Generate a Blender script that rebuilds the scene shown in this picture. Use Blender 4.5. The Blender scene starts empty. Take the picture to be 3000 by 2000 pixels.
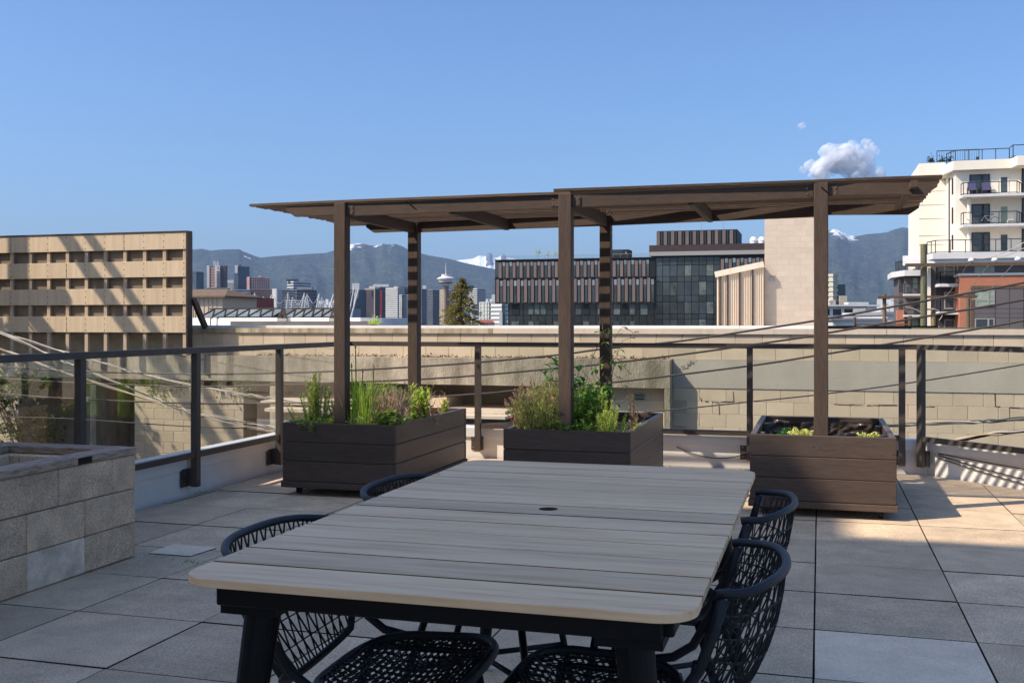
import bpy, math, random
from mathutils import Vector, noise as mnoise
random.seed(11)
R = math.radians
# ------------------------------------------------------------------ camera, sky, sun, exposure
scene = bpy.context.scene
COL = scene.collection
YAW = R(16.3)
SN, CS = math.sin(YAW), math.cos(YAW)
HAZE = 3.4e-5
FPX, HZ, EYE = 3080.0, 945.0, 1.245      # focal length / horizon line in 3000 px units, eye height in m
cam_d = bpy.data.cameras.new('camera')
cam = bpy.data.objects.new('camera', cam_d)
COL.objects.link(cam)
cam.location = (0, 0, EYE)
cam.rotation_euler = (R(90), 0, YAW)
cam_d.sensor_width = 36.0
cam_d.lens = 36.0 * FPX / 3000.0
cam_d.shift_y = -(1000 - HZ) / 3000.0
cam_d.clip_start = 0.05
cam_d.clip_end = 80000
scene.camera = cam

SUN_TRAVEL = Vector((.415, .285, -.52)).normalized()
SUN_ELEV = math.asin(-SUN_TRAVEL.z)
SUN_AZ = math.atan2(-SUN_TRAVEL.x, -SUN_TRAVEL.y)     # clockwise from +Y
world = bpy.data.worlds.new("World")
scene.world = world
world.use_nodes = True
wn = world.node_tree
wn.nodes.clear()
sky = wn.nodes.new('ShaderNodeTexSky')
sky.sky_type = 'NISHITA'
sky.sun_disc = False
sky.sun_elevation = SUN_ELEV
sky.sun_rotation = SUN_AZ % (2 * math.pi)
sky.altitude = 0
sky.air_density = 1.0
sky.dust_density = 2.0
sky.ozone_density = 10.0
bg = wn.nodes.new('ShaderNodeBackground')
bg.inputs['Strength'].default_value = 0.105
wo = wn.nodes.new('ShaderNodeOutputWorld')
wn.links.new(sky.outputs[0], bg.inputs[0])
wn.links.new(bg.outputs[0], wo.inputs[0])

sun_d = bpy.data.lights.new('sun', 'SUN')
sun_d.energy = 3.0
sun_d.angle = R(0.5)
sun_d.color = (1.0, .90, .77)
sun = bpy.data.objects.new('sun', sun_d)
COL.objects.link(sun)
sun.location = (-20, -20, 40)
sun.rotation_euler = SUN_TRAVEL.to_track_quat('-Z', 'Y').to_euler()
vs = scene.view_settings
vs.view_transform = 'Standard'
vs.look = 'None'
vs.gamma = 1.0
vs.exposure = 0.86
vs.use_curve_mapping = False
scene.cycles.max_bounces = 8
scene.cycles.transparent_max_bounces = 96
scene.cycles.volume_bounces = 0
scene.cycles.caustics_reflective = False
scene.cycles.caustics_refractive = False

# ------------------------------------------------------------------ measuring helpers
def depth_at(px, b):
    r = (px - 1500) / FPX
    return b / (r * SN + CS)
def on_b(px, py, b):
    r = (px - 1500) / FPX
    Y = b / (r * SN + CS)
    return Vector((Y * (r * CS - SN), b, EYE + (HZ - py) / FPX * Y))
def xa(px, b):
    return on_b(px, HZ, b).x
def zb(px, py, b):
    return on_b(px, py, b).z
def far(px, py, Y):
    X = (px - 1500) / FPX * Y
    return Vector((X * CS - Y * SN, X * SN + Y * CS, EYE + (HZ - py) / FPX * Y))

# ------------------------------------------------------------------ mesh helper
class MB:
    def __init__(s):
        s.v = []; s.f = []
    def add(s, vs, fs):
        n = len(s.v)
        s.v += [tuple(p) for p in vs]
        s.f += [tuple(n + i for i in f) for f in fs]
        return s
    def box(s, x0, x1, y0, y1, z0, z1):
        return s.add([(x0,y0,z0),(x1,y0,z0),(x1,y1,z0),(x0,y1,z0),(x0,y0,z1),(x1,y0,z1),(x1,y1,z1),(x0,y1,z1)],
                     [(0,3,2,1),(4,5,6,7),(0,1,5,4),(1,2,6,5),(2,3,7,6),(3,0,4,7)])
    def cbox(s, x0, x1, y0, y1, z0, z1, c):
        X = (x0, x1); Y = (y0, y1); Z = (z0, z1); vid = {}; vs = []
        for i in (0,1):
            for j in (0,1):
                for k in (0,1):
                    dx = c if i == 0 else -c; dy = c if j == 0 else -c; dz = c if k == 0 else -c
                    for ax, p in enumerate(((X[i],Y[j]+dy,Z[k]+dz),(X[i]+dx,Y[j],Z[k]+dz),(X[i]+dx,Y[j]+dy,Z[k]))):
                        vid[(i,j,k,ax)] = len(vs); vs.append(p)
        q = lambda *a: tuple(vid[t] for t in a)
        fs = []
        fs.append(q((0,0,0,0),(0,0,1,0),(0,1,1,0),(0,1,0,0))); fs.append(q((1,0,0,0),(1,1,0,0),(1,1,1,0),(1,0,1,0)))
        fs.append(q((0,0,0,1),(1,0,0,1),(1,0,1,1),(0,0,1,1))); fs.append(q((0,1,0,1),(0,1,1,1),(1,1,1,1),(1,1,0,1)))
        fs.append(q((0,0,0,2),(0,1,0,2),(1,1,0,2),(1,0,0,2))); fs.append(q((0,0,1,2),(1,0,1,2),(1,1,1,2),(0,1,1,2)))
        for i in (0,1):
            for j in (0,1):
                f = [(i,j,0,0),(i,j,1,0),(i,j,1,1),(i,j,0,1)]
                fs.append(q(*(f if (i == j) == False else f[::-1])))
        for i in (0,1):
            for k in (0,1):
                f = [(i,0,k,0),(i,1,k,0),(i,1,k,2),(i,0,k,2)]
                fs.append(q(*(f if (i == k) else f[::-1])))
        for j in (0,1):
            for k in (0,1):
                f = [(0,j,k,1),(1,j,k,1),(1,j,k,2),(0,j,k,2)]
                fs.append(q(*(f[::-1] if (j == k) else f)))
        for i in (0,1):
            for j in (0,1):
                for k in (0,1):
                    f = [(i,j,k,0),(i,j,k,1),(i,j,k,2)]
                    fs.append(q(*(f if (i+j+k) % 2 == 1 else f[::-1])))
        return s.add(vs, fs)
    def bar(s, p0, p1, w, h, up=(0,0,1), ends=None):
        p0 = Vector(p0); p1 = Vector(p1); d = (p1 - p0).normalized()
        sd = d.cross(Vector(up)).normalized(); u = sd.cross(d).normalized()
        vs = []
        for p in (p0, p1):
            for (i, j) in ((-1,-1),(1,-1),(1,1),(-1,1)):
                vs.append(p + sd * (i * w / 2) + u * (j * h / 2))
        return s.add(vs, [(0,1,2,3),(7,6,5,4),(0,4,5,1),(1,5,6,2),(2,6,7,3),(3,7,4,0)])
    def tube(s, pts, r, n=6, cap=True, closed=False):
        pts = [Vector(p) for p in pts]; m = len(pts)
        rs = r if isinstance(r, (list, tuple)) else [r] * m
        base = len(s.v); nrm = None
        for i, p in enumerate(pts):
            if closed: d = (pts[(i+1) % m] - pts[i-1])
            else: d = (pts[min(i+1, m-1)] - pts[max(i-1, 0)])
            if d.length < 1e-9: d = Vector((0,0,1))
            d.normalize()
            if nrm is None:
                nrm = d.orthogonal().normalized()
            else:
                nrm = nrm - d * nrm.dot(d)
                nrm = nrm.normalized() if nrm.length > 1e-6 else d.orthogonal().normalized()
            bi = d.cross(nrm)
            for k in range(n):
                a = 2 * math.pi * k / n
                s.v.append(tuple(p + nrm * (math.cos(a) * rs[i]) + bi * (math.sin(a) * rs[i])))
        for i in range(m if closed else m - 1):
            j = (i + 1) % m
            for k in range(n):
                l = (k + 1) % n
                s.f.append((base + i*n + k, base + i*n + l, base + j*n + l, base + j*n + k))
        if cap and not closed:
            s.f.append(tuple(base + k for k in range(n))[::-1])
            s.f.append(tuple(base + (m-1)*n + k for k in range(n)))
        return s
    def lathe(s, prof, c=(0,0,0), n=16):
        base = len(s.v)
        for (r, z) in prof:
            for k in range(n):
                a = 2 * math.pi * k / n
                s.v.append((c[0] + r * math.cos(a), c[1] + r * math.sin(a), c[2] + z))
        for i in range(len(prof) - 1):
            for k in range(n):
                l = (k + 1) % n
                s.f.append((base + i*n + k, base + i*n + l, base + (i+1)*n + l, base + (i+1)*n + k))
        s.f.append(tuple(base + k for k in range(n))[::-1])
        s.f.append(tuple(base + (len(prof)-1)*n + k for k in range(n)))
        return s
    def prism(s, poly, z0, z1):
        n = len(poly)
        vs = [(p[0], p[1], z0) for p in poly] + [(p[0], p[1], z1) for p in poly]
        fs = [tuple(range(n))[::-1], tuple(range(n, 2*n))] + [(i, (i+1) % n, n + (i+1) % n, n + i) for i in range(n)]
        return s.add(vs, fs)
    def xprism(s, poly, x0, x1):          # poly of (y,z), extruded along x
        n = len(poly)
        vs = [(x0, p[0], p[1]) for p in poly] + [(x1, p[0], p[1]) for p in poly]
        fs = [tuple(range(n))[::-1], tuple(range(n, 2*n))] + [(i, (i+1) % n, n + (i+1) % n, n + i) for i in range(n)]
        return s.add(vs, fs)
    def yprism(s, poly, y0, y1):          # poly of (x,z), extruded along y
        n = len(poly)
        vs = [(p[0], y0, p[1]) for p in poly] + [(p[0], y1, p[1]) for p in poly]
        fs = [tuple(range(n)), tuple(range(n, 2*n))[::-1]] + [(i, n + i, n + (i+1) % n, (i+1) % n) for i in range(n)]
        return s.add(vs, fs)
    def mesh(s, name, mat=None, smooth=False):
        me = bpy.data.meshes.new(name)
        me.from_pydata(s.v, [], s.f)
        if mat: me.materials.append(mat)
        if smooth: me.polygons.foreach_set('use_smooth', [True] * len(me.polygons))
        me.update()
        return me
    def build(s, name, mat, parent=None, local=False, smooth=False, label=None, kind=None):
        if parent is not None and not local:
            o = origin(parent)
            s.v = [(x - o.x, y - o.y, z - o.z) for (x, y, z) in s.v]
        ob = bpy.data.objects.new(name, s.mesh(name, mat, smooth))
        COL.objects.link(ob)
        if parent is not None: ob.parent = parent
        if label: ob['label'] = label
        if kind: ob['kind'] = kind
        return ob

def origin(o):
    p = Vector((0,0,0))
    while o is not None:
        p += o.location; o = o.parent
    return p
def tag(o, label=None, cat=None, group=None, kind=None):
    if label: o['label'] = label
    if cat: o['category'] = cat
    if group: o['group'] = group
    if kind: o['kind'] = kind
    return o
def thing(name, label, cat, loc=(0,0,0), rz=0, group=None):
    o = bpy.data.objects.new(name, None)
    o.empty_display_size = .1
    COL.objects.link(o)
    o.location = loc; o.rotation_euler = (0, 0, rz)
    return tag(o, label, cat, group)
def inst(name, me, parent, loc, rz=0, label=None, scale=None):     # loc in world axes, parent unrotated
    o = bpy.data.objects.new(name, me)
    COL.objects.link(o)
    if parent is not None:
        o.parent = parent; o.location = Vector(loc) - origin(parent)
    else:
        o.location = loc
    o.rotation_euler = (0, 0, rz)
    if scale: o.scale = scale
    if label: o['label'] = label
    return o
def copy_tree(o, parent=None):
    c = o.copy(); COL.objects.link(c)
    if parent is not None: c.parent = parent
    for ch in list(o.children): copy_tree(ch, c)
    return c

# ------------------------------------------------------------------ materials
def M(name, col, rough=.7, var=.12, scale=6.0, rand=0.0, bump=0.0, bscale=90.0, stretch=(1,1,1), spec=.35, metal=0.0,
      col2=None, speck=0.0, sscale=260.0, big=0.0, trans=0.0, obj=False, edge=(.35,.65), coat=0.0, bdist=.004):
    m = bpy.data.materials.new(name); m.use_nodes = True
    nt = m.node_tree; N = nt.nodes; L = nt.links
    p = N['Principled BSDF']
    p.inputs['Roughness'].default_value = rough
    p.inputs['Metallic'].default_value = metal
    p.inputs['Specular IOR Level'].default_value = spec
    if coat: p.inputs['Coat Weight'].default_value = coat
    if obj:
        tc = N.new('ShaderNodeTexCoord'); src = tc.outputs['Object']
    else:
        g = N.new('ShaderNodeNewGeometry'); src = g.outputs['Position']
    mp = N.new('ShaderNodeMapping'); mp.inputs['Scale'].default_value = stretch
    L.new(src, mp.inputs['Vector'])
    oi = N.new('ShaderNodeObjectInfo')
    ad = N.new('ShaderNodeVectorMath'); ad.operation = 'ADD'
    sc = N.new('ShaderNodeVectorMath'); sc.operation = 'SCALE'; sc.inputs['Scale'].default_value = 37.0 if rand else 0.0
    cb = N.new('ShaderNodeCombineXYZ')
    for k in range(3): L.new(oi.outputs['Random'], cb.inputs[k])
    L.new(cb.outputs[0], sc.inputs[0]); L.new(mp.outputs[0], ad.inputs[0]); L.new(sc.outputs[0], ad.inputs[1])
    vec = ad.outputs[0]
    nz = N.new('ShaderNodeTexNoise'); nz.inputs['Scale'].default_value = scale
    nz.inputs['Detail'].default_value = 6; nz.inputs['Roughness'].default_value = .62
    L.new(vec, nz.inputs['Vector'])
    mr = N.new('ShaderNodeMapRange'); mr.inputs[1].default_value = edge[0]; mr.inputs[2].default_value = edge[1]
    L.new(nz.outputs[0], mr.inputs[0])
    mx = N.new('ShaderNodeMix'); mx.data_type = 'RGBA'
    c1 = tuple(c * (1 - var) for c in col) if col2 is None else col
    c2 = tuple(min(1, c * (1 + var)) for c in col) if col2 is None else col2
    mx.inputs[6].default_value = (*c1, 1); mx.inputs[7].default_value = (*c2, 1)
    L.new(mr.outputs[0], mx.inputs[0])
    out = mx.outputs[2]
    def scaled(fac, out):
        v = N.new('ShaderNodeVectorMath'); v.operation = 'SCALE'
        L.new(out, v.inputs[0]); L.new(fac, v.inputs['Scale'])
        return v.outputs[0]
    if rand:
        m2 = N.new('ShaderNodeMapRange'); m2.inputs[3].default_value = 1 - rand; m2.inputs[4].default_value = 1 + rand
        L.new(oi.outputs['Random'], m2.inputs[0]); out = scaled(m2.outputs[0], out)
    if big:
        n3 = N.new('ShaderNodeTexNoise'); n3.inputs['Scale'].default_value = scale * .17; n3.inputs['Detail'].default_value = 4
        L.new(vec, n3.inputs['Vector'])
        m3 = N.new('ShaderNodeMapRange'); m3.inputs[1].default_value = .3; m3.inputs[2].default_value = .7
        m3.inputs[3].default_value = 1 - big; m3.inputs[4].default_value = 1 + big
        L.new(n3.outputs[0], m3.inputs[0]); out = scaled(m3.outputs[0], out)
    if speck:
        n4 = N.new('ShaderNodeTexNoise'); n4.inputs['Scale'].default_value = sscale; n4.inputs['Detail'].default_value = 2
        L.new(src, n4.inputs['Vector'])
        m4 = N.new('ShaderNodeMapRange'); m4.inputs[1].default_value = .3; m4.inputs[2].default_value = .7
        m4.inputs[3].default_value = 1 - speck; m4.inputs[4].default_value = 1 + speck
        L.new(n4.outputs[0], m4.inputs[0]); out = scaled(m4.outputs[0], out)
    L.new(out, p.inputs['Base Color'])
    if bump:
        nb = N.new('ShaderNodeTexNoise'); nb.inputs['Scale'].default_value = bscale; nb.inputs['Detail'].default_value = 3
        L.new(mp.outputs[0], nb.inputs['Vector'])
        b = N.new('ShaderNodeBump'); b.inputs['Strength'].default_value = bump; b.inputs['Distance'].default_value = bdist
        L.new(nb.outputs[0], b.inputs['Height']); L.new(b.outputs[0], p.inputs['Normal'])
    if trans:
        t = N.new('ShaderNodeBsdfTranslucent'); L.new(out, t.inputs['Color'])
        ms = N.new('ShaderNodeMixShader'); ms.inputs[0].default_value = trans
        L.new(p.outputs[0], ms.inputs[1]); L.new(t.outputs[0], ms.inputs[2])
        L.new(ms.outputs[0], N['Material Output'].inputs['Surface'])
    return m

def glass_mat(name, tint=(.93,.95,.94), refl=1.0):
    m = bpy.data.materials.new(name); m.use_nodes = True
    N = m.node_tree.nodes; L = m.node_tree.links
    N.remove(N['Principled BSDF'])
    t = N.new('ShaderNodeBsdfTransparent'); t.inputs[0].default_value = (*tint, 1)
    g = N.new('ShaderNodeBsdfGlossy'); g.inputs['Roughness'].default_value = .02; g.inputs[0].default_value = (refl, refl, refl, 1)
    f = N.new('ShaderNodeFresnel'); f.inputs[0].default_value = 1.5
    mi = N.new('ShaderNodeMixShader')
    hf = N.new('ShaderNodeMath'); hf.operation = 'MULTIPLY'; hf.inputs[1].default_value = .20; L.new(f.outputs[0], hf.inputs[0]); L.new(hf.outputs[0], mi.inputs[0]); L.new(t.outputs[0], mi.inputs[1]); L.new(g.outputs[0], mi.inputs[2])
    L.new(mi.outputs[0], N['Material Output'].inputs['Surface'])
    return m

m_paver   = M('paver concrete', (.66,.485,.31), .85, var=.14, scale=5, rand=.10, speck=.30, sscale=150, bump=.35, bscale=240, big=.12)
m_paver_l = M('new paver concrete', (.86,.67,.47), .85, var=.08, scale=5, speck=.14, sscale=140, bump=.3, bscale=240)
m_joint   = M('joint grit and shade', (.055,.045,.036), .95, var=.4, scale=20)
m_block   = M('garden block concrete', (.66,.455,.285), .9, var=.20, scale=7, rand=.14, speck=.34, sscale=150, bump=.6, bscale=190, big=.18)
m_block_l = M('pale block concrete', (.78,.60,.43), .9, var=.25, scale=8, speck=.14, sscale=190, bump=.4, bscale=190, big=.15)
m_oldwood = M('weathered cedar', (.24,.14,.08), .7, var=.0, scale=4, stretch=(3,24,24), col2=(.52,.37,.26), bump=.5, bscale=14, rand=.1)
m_oldwood_x = M('weathered cedar across', (.24,.14,.085), .7, var=.0, scale=4, stretch=(24,3,24), col2=(.52,.38,.27), bump=.5, bscale=14, rand=.1)
m_stucco  = M('white stucco', (.85,.79,.71), .85, var=.05, scale=3, bump=.25, bscale=160, big=.05)
m_flash   = M('white metal flashing', (.82,.79,.75), .45, var=.04, scale=3, big=.05, spec=.5)
m_rail    = M('bronze railing metal', (.075,.058,.046), .45, var=.12, scale=18, spec=.5, bump=.05)
m_bolt    = M('bolt steel', (.30,.28,.25), .4, var=.1, metal=.8)
m_glass   = glass_mat('railing glass')
m_pl_x    = M('planter paint', (.090,.060,.043), .6, var=.16, scale=5, stretch=(2,14,14), rand=.10, bump=.35, bscale=22, spec=.35, big=.1)
m_pl_y    = M('planter paint lengthwise', (.115,.078,.057), .38, var=.16, scale=5, stretch=(14,2,14), rand=.10, bump=.35, bscale=22, spec=.35, big=.1)
m_per     = M('pergola stain', (.100,.066,.046), .62, var=.16, scale=5, stretch=(2,16,16), rand=.10, bump=.35, bscale=20, spec=.3, big=.1)
m_per_z   = M('pergola post stain', (.100,.066,.046), .62, var=.16, scale=5, stretch=(16,16,2), rand=.05, bump=.35, bscale=20, spec=.3, big=.1)
m_per_y   = M('pergola rafter stain', (.100,.066,.046), .62, var=.16, scale=5, stretch=(16,2,16), rand=.08, bump=.35, bscale=20, spec=.3, big=.1)
m_slat    = M('pergola slat stain', (.095,.062,.042), .62, var=.25, scale=6, stretch=(1.5,30,30), rand=.5, bump=.3, bscale=20, spec=.25)
m_liner   = M('plastic liner', (.105,.075,.05), .30, var=.35, scale=9, bump=1.0, bscale=16, spec=.5, bdist=.02)
m_soil    = M('potting soil', (.045,.030,.020), .95, var=.5, scale=40, bump=1.0, bscale=70)
m_caster  = M('caster rubber', (.02,.02,.02), .6)
m_table   = M('whitewashed acacia', (.76,.44,.215), .50, scale=2.2, stretch=(1.5,17,17), col2=(.98,.655,.365), rand=.13, bump=.12, bscale=6, spec=.35, big=.07, edge=(.3,.62))
m_tedge   = M('slat groove shade', (.13,.075,.035), .8, var=.3, scale=12)  # dark brown for slat sides, paints in the shade of the grooves
m_steel   = M('black powder coat', (.007,.007,.0075), .42, var=.1, scale=30, spec=.22)
m_rope    = M('black wrapped rope', (.016,.017,.020), .46, var=.15, scale=40, spec=.42, bump=.5, bscale=420, stretch=(1,1,1))
m_cord    = M('black woven cord', (.015,.015,.016), .5, var=.2, scale=60, spec=.45)
# ------------------------------------------------------------------ city ground, lane
m_ground = M('city ground', (.10,.10,.095), .95, var=.25, scale=.02)
g = MB(); g.add([(-21000,-50,-4),(21000,-50,-4),(21000,22500,-4),(-21000,22500,-4)], [(0,1,2,3)])
ground = g.build('ground', m_ground); ground['kind'] = 'structure'
m_asphalt = M('lane asphalt', (.055,.055,.055), .95, var=.2, scale=2, speck=.3, sscale=80)
g = MB(); g.box(-60, 40, 9.6, 16.9, -4.2, -3.9)
lane = g.build('lane', m_asphalt); lane['kind'] = 'structure'

# ------------------------------------------------------------------ own roof deck: floor slab, pavers
def clip(poly, nx, ny, d):                # keep nx*x + ny*y <= d
    out = []
    for i in range(len(poly)):
        p, q = poly[i], poly[(i+1) % len(poly)]
        a = nx*p[0] + ny*p[1] - d; b = nx*q[0] + ny*q[1] - d
        if a <= 0: out.append(p)
        if a * b < 0:
            t = a / (a - b); out.append((p[0] + (q[0]-p[0])*t, p[1] + (q[1]-p[1])*t))
    return out
WALL_A, WALL_B, CH = -4.38, 9.25, 10.10      # parapet faces: left wall x, far wall y, chamfer x+y
deck_poly = clip(clip([(WALL_A - .2, -1.0), (9, -1.0), (9, WALL_B + .2), (WALL_A - .2, WALL_B + .2)], .7071, .7071, (CH + .25) * .7071), 1, 0, 9)
g = MB(); g.prism(deck_poly, -4, -.030)
deck = g.build('deck_floor', m_joint); deck['kind'] = 'structure'
def paver_mesh(poly, mat):
    n = len(poly); cx = sum(p[0] for p in poly)/n; cy = sum(p[1] for p in poly)/n
    g = MB(); c = .0012
    ins = []
    for p in poly:
        dx, dy = p[0]-cx, p[1]-cy; l = math.hypot(dx, dy)
        ins.append((p[0] - dx/l*c*1.4, p[1] - dy/l*c*1.4))
    vs = [(p[0], p[1], -.05) for p in poly] + [(p[0], p[1], -c) for p in poly] + [(p[0], p[1], 0) for p in ins]
    fs = [tuple(range(2*n, 3*n))]
    for i in range(n):
        k = (i+1) % n
        fs += [(i, k, n+k, n+i), (n+i, n+k, 2*n+k, 2*n+i)]
    g.add(vs, fs)
    me = g.mesh('paver', mat); me.materials.append(m_joint)         # paver sides darkened: grit plus painted-in joint shade
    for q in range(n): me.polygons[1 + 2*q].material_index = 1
    return me
PS, PGX, PGY = .613, .0036, .0062
full = paver_mesh([(-PS/2+PGX, -PS/2+PGY), (PS/2-PGX, -PS/2+PGY), (PS/2-PGX, PS/2-PGY), (-PS/2+PGX, PS/2-PGY)], m_paver)
light_full = full.copy(); light_full.materials[0] = m_paver_l
A0, B0 = -.02, 6.295
for i in range(-8, 11):
    for j in range(-9, 6):
        cx = A0 + PS*(i + .5); cy = B0 + PS*(j + .5)
        if cx + PS/2 < WALL_A or cy - PS/2 > WALL_B: continue
        sq = [(cx-PS/2+PGX, cy-PS/2+PGY), (cx+PS/2-PGX, cy-PS/2+PGY), (cx+PS/2-PGX, cy+PS/2-PGY), (cx-PS/2+PGX, cy+PS/2-PGY)]
        cl = clip(clip(clip(sq, -1, 0, -(WALL_A + .03)), 0, 1, WALL_B - .03), .7071, .7071, (CH - .04)*.7071)
        if len(cl) < 3: continue
        dz = random.uniform(-.004, .0)
        is_l = (i, j) == (0, -4)
        if len(cl) == 4 and all(abs(cl[k][0]-sq[k][0]) + abs(cl[k][1]-sq[k][1]) < 1e-6 for k in range(4)):
            o = inst('paver', light_full if is_l else full, deck, (cx, cy, dz))
            o.rotation_euler = (random.uniform(-.002, .002), random.uniform(-.002, .002), random.uniform(-.003, .003))
            if is_l: o['label'] = 'new pale grey paver'
        else:
            mx = sum(p[0] for p in cl)/len(cl); my = sum(p[1] for p in cl)/len(cl)
            inst('paver', paver_mesh([(p[0]-mx, p[1]-my) for p in cl], m_paver), deck, (mx, my, dz))
g = MB(); g.box(WALL_A - .2, 9, -6, .775, -.2, 0); db_ = g.build('deck_floor', m_paver); db_['kind'] = 'structure'
# washed-out patch of pale paver by the block planter
inst('paver', paver_mesh([(-.15, -.12), (.11, -.12), (.13, .10), (-.15, .12)], m_paver_l), deck, (-3.33, 5.02, .0035), label='pale patch of paver')

# ------------------------------------------------------------------ parapets
def wall_run(name, label, p0, p1, n):          # inner face line p0->p1, n = outward normal (2D)
    p0 = Vector((*p0, 0)); p1 = Vector((*p1, 0)); n = Vector((*n, 0))
    t = thing(name, label, 'parapet', tuple((p0 + p1)/2))
    def sheet(lo, hi, z0, z1, ext=0.0):
        g = MB(); d = (p1 - p0).normalized() * ext
        a, b = p0 - d, p1 + d
        pts = [a + n*lo, b + n*lo, b + n*hi, a + n*hi]
        return g.add([(q.x, q.y, z0) for q in pts] + [(q.x, q.y, z1) for q in pts], [(0,3,2,1),(4,5,6,7),(0,1,5,4),(1,2,6,5),(2,3,7,6),(3,0,4,7)])
    sheet(0, .27, -4, .195).build('stucco_wall', m_stucco, t)
    L = (p1 - p0).length; k = max(1, round(L / 2.4))
    for i in range(k):                      # cap in lengths with drip edge
        a = p0 + (p1 - p0) * (i / k); b = p0 + (p1 - p0) * ((i + 1) / k)
        g = MB(); e = (b - a).normalized() * .0015
        prof = [(-.020, .192), (-.020, .275), (-.012, .283), (.290, .268), (.290, .18), (.284, .18), (.284, .19), (-.006, .1935)]
        vs = []
        for q in (a + e, b - e):
            vs += [(q.x + n.x*o_, q.y + n.y*o_, z) for o_, z in prof]
        m = len(prof)
        g.add(vs, [tuple(range(m)), tuple(range(m, 2*m))[::-1]] + [(i2, m + i2, m + (i2+1) % m, (i2+1) % m) for i2 in range(m)])
        g.build('cap_flashing', m_flash, t)
    return t
cx_ = CH - WALL_B
wall_run('parapet_wall', 'low white stucco parapet along the left edge of the deck', (WALL_A, WALL_B + .27), (WALL_A, -1.0), (-1, 0))
wall_run('parapet_wall', 'low white parapet behind the three planters, facing the camera', (cx_ + .11, WALL_B), (WALL_A, WALL_B), (0, 1))
wall_run('parapet_wall', 'angled white parapet at right striped by slat shadows', (cx_ + 5.0, WALL_B - 5.0), (cx_, WALL_B), (.7071, .7071))

# ------------------------------------------------------------------ railings
def railing(label, p0, p1, inward, ts, glass=True, ext=(0, 0)):
    p0 = Vector((*p0, 0)); p1 = Vector((*p1, 0)); n = Vector((*inward, 0)); d = (p1 - p0).normalized(); L = (p1 - p0).length
    t = thing('glass_railing', label, 'railing', tuple(p0))
    rz = math.atan2(d.y, d.x)
    MB().bar(p0 - d*ext[0] + Vector((0,0,1.046)), p1 + d*ext[1] + Vector((0,0,1.046)), .056, .042).build('top_rail', m_rail, t)
    for k in range(len(ts) - 1):
        a, b = p0 + d*(ts[k] + .0255), p0 + d*(ts[k+1] - .0255)
        MB().bar(a + Vector((0,0,.300)), b + Vector((0,0,.300)), .036, .042).build('bottom_rail', m_rail, t)
        MB().bar(a + Vector((0,0,.3215)) + d*.012, b + Vector((0,0,.3215)) - d*.012, .012, .0, ).v
        g = MB(); s_ = d.cross(Vector((0,0,1))) * .003
        q = [a + d*.004 + s_, b - d*.004 + s_, b - d*.004 - s_, a + d*.004 - s_]
        g.add([(w.x, w.y, .3225) for w in q] + [(w.x, w.y, 1.024) for w in q], [(0,1,2,3),(7,6,5,4),(0,4,5,1),(1,5,6,2),(2,6,7,3),(3,7,4,0)])
        if glass: g.build('glass_pane', m_glass, t)
    for s in ts:
        c = p0 + d*s
        g = MB(); sd = d * .025; w = n * .025
        q = [c - sd - w, c + sd - w, c + sd + w, c - sd + w]
        g.add([(v.x, v.y, .07) for v in q] + [(v.x, v.y, 1.0245) for v in q], [(0,3,2,1),(4,5,6,7),(0,1,5,4),(1,2,6,5),(2,3,7,6),(3,0,4,7)] if d.cross(n).z > 0 else [(0,1,2,3),(7,6,5,4),(0,4,5,1),(1,5,6,2),(2,6,7,3),(3,7,4,0)])
        po = g.build('post', m_rail, t)
        g = MB(); e = c - d*.062; f = c - d*.026
        wallp = -n * .07
        q = [e + wallp, f + wallp, f - n*.026, e - n*.026]
        q2 = [c - d*.025 - n*.0255, c + d*.03 - n*.0255, c + d*.03 + wallp, c - d*.025 + wallp]
        g.add([(v.x, v.y, .075) for v in q2] + [(v.x, v.y, .20) for v in q2], [(0,1,2,3),(7,6,5,4),(0,4,5,1),(1,5,6,2),(2,6,7,3),(3,7,4,0)])
        pl = c - n*.064
        g.bar(pl - d*.085 + Vector((0,0,.135)), pl + d*.03 + Vector((0,0,.135)), .010, .13)
        br = g.build('bracket', m_rail, po)
        for zz in (.095, .175):
            bb = c - n*.058 - d*.062 + Vector((0,0,zz))
            MB().tube([bb, bb + n*.009], .008, 8).build('bolt', m_bolt, t)
    return t
ra, rb = -4.30, 9.18
railing('dark glass railing running away along the left parapet', (ra, 2.95), (ra, rb), (1, 0), [1.21, 2.43, 3.66, 4.88, 6.09], ext=(0, .028))
railing('dark glass railing along the far parapet behind the pergola', (ra, rb), (.77, rb), (0, -1), [1.29, 2.51, 3.73, 4.95], ext=(-.03, .011))
railing('dark glass railing on the angled right parapet with striped shadows', (.77, rb), (.77 + 3.6, rb - 3.6), (-.7071, -.7071), [.035, 1.27, 2.49, 3.71, 4.9], ext=(.011, 0))
# loose black cables hanging along the parapet
g = MB()
pts = []
for i in range(25):
    t = i/24; x = -1.2 + 1.0*t
    pts.append((x, WALL_B - .012, .16 - .12*math.sin(math.pi*min(1, t*1.25))*(1-.3*t) + .05*t))
tag(MB().tube(pts, .004, 5).build('cable', m_steel), 'thin black cable sagging across the far white parapet', 'cable')
def chp(s, z, off=.012):
    return (cx_ + s*.7071 - off*.7071, WALL_B - s*.7071 - off*.7071, z)
for kk, (lab, z0, sag, rise) in enumerate([('upper thin black cable along the angled right parapet', .185, .03, -.02), ('middle black cable drooping along the angled right parapet', .17, .12, .0), ('lowest black cable drooping along the angled right parapet', .15, .14, .0)]):
    pts = [chp(.12 + 1.6*i/24, z0 - sag*math.sin(math.pi*i/24*.6)/math.sin(math.pi*.5) + rise*i/24) for i in range(25)]
    tag(MB().tube(pts, .004, 5).build('cable', m_steel), lab, 'cable')

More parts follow.
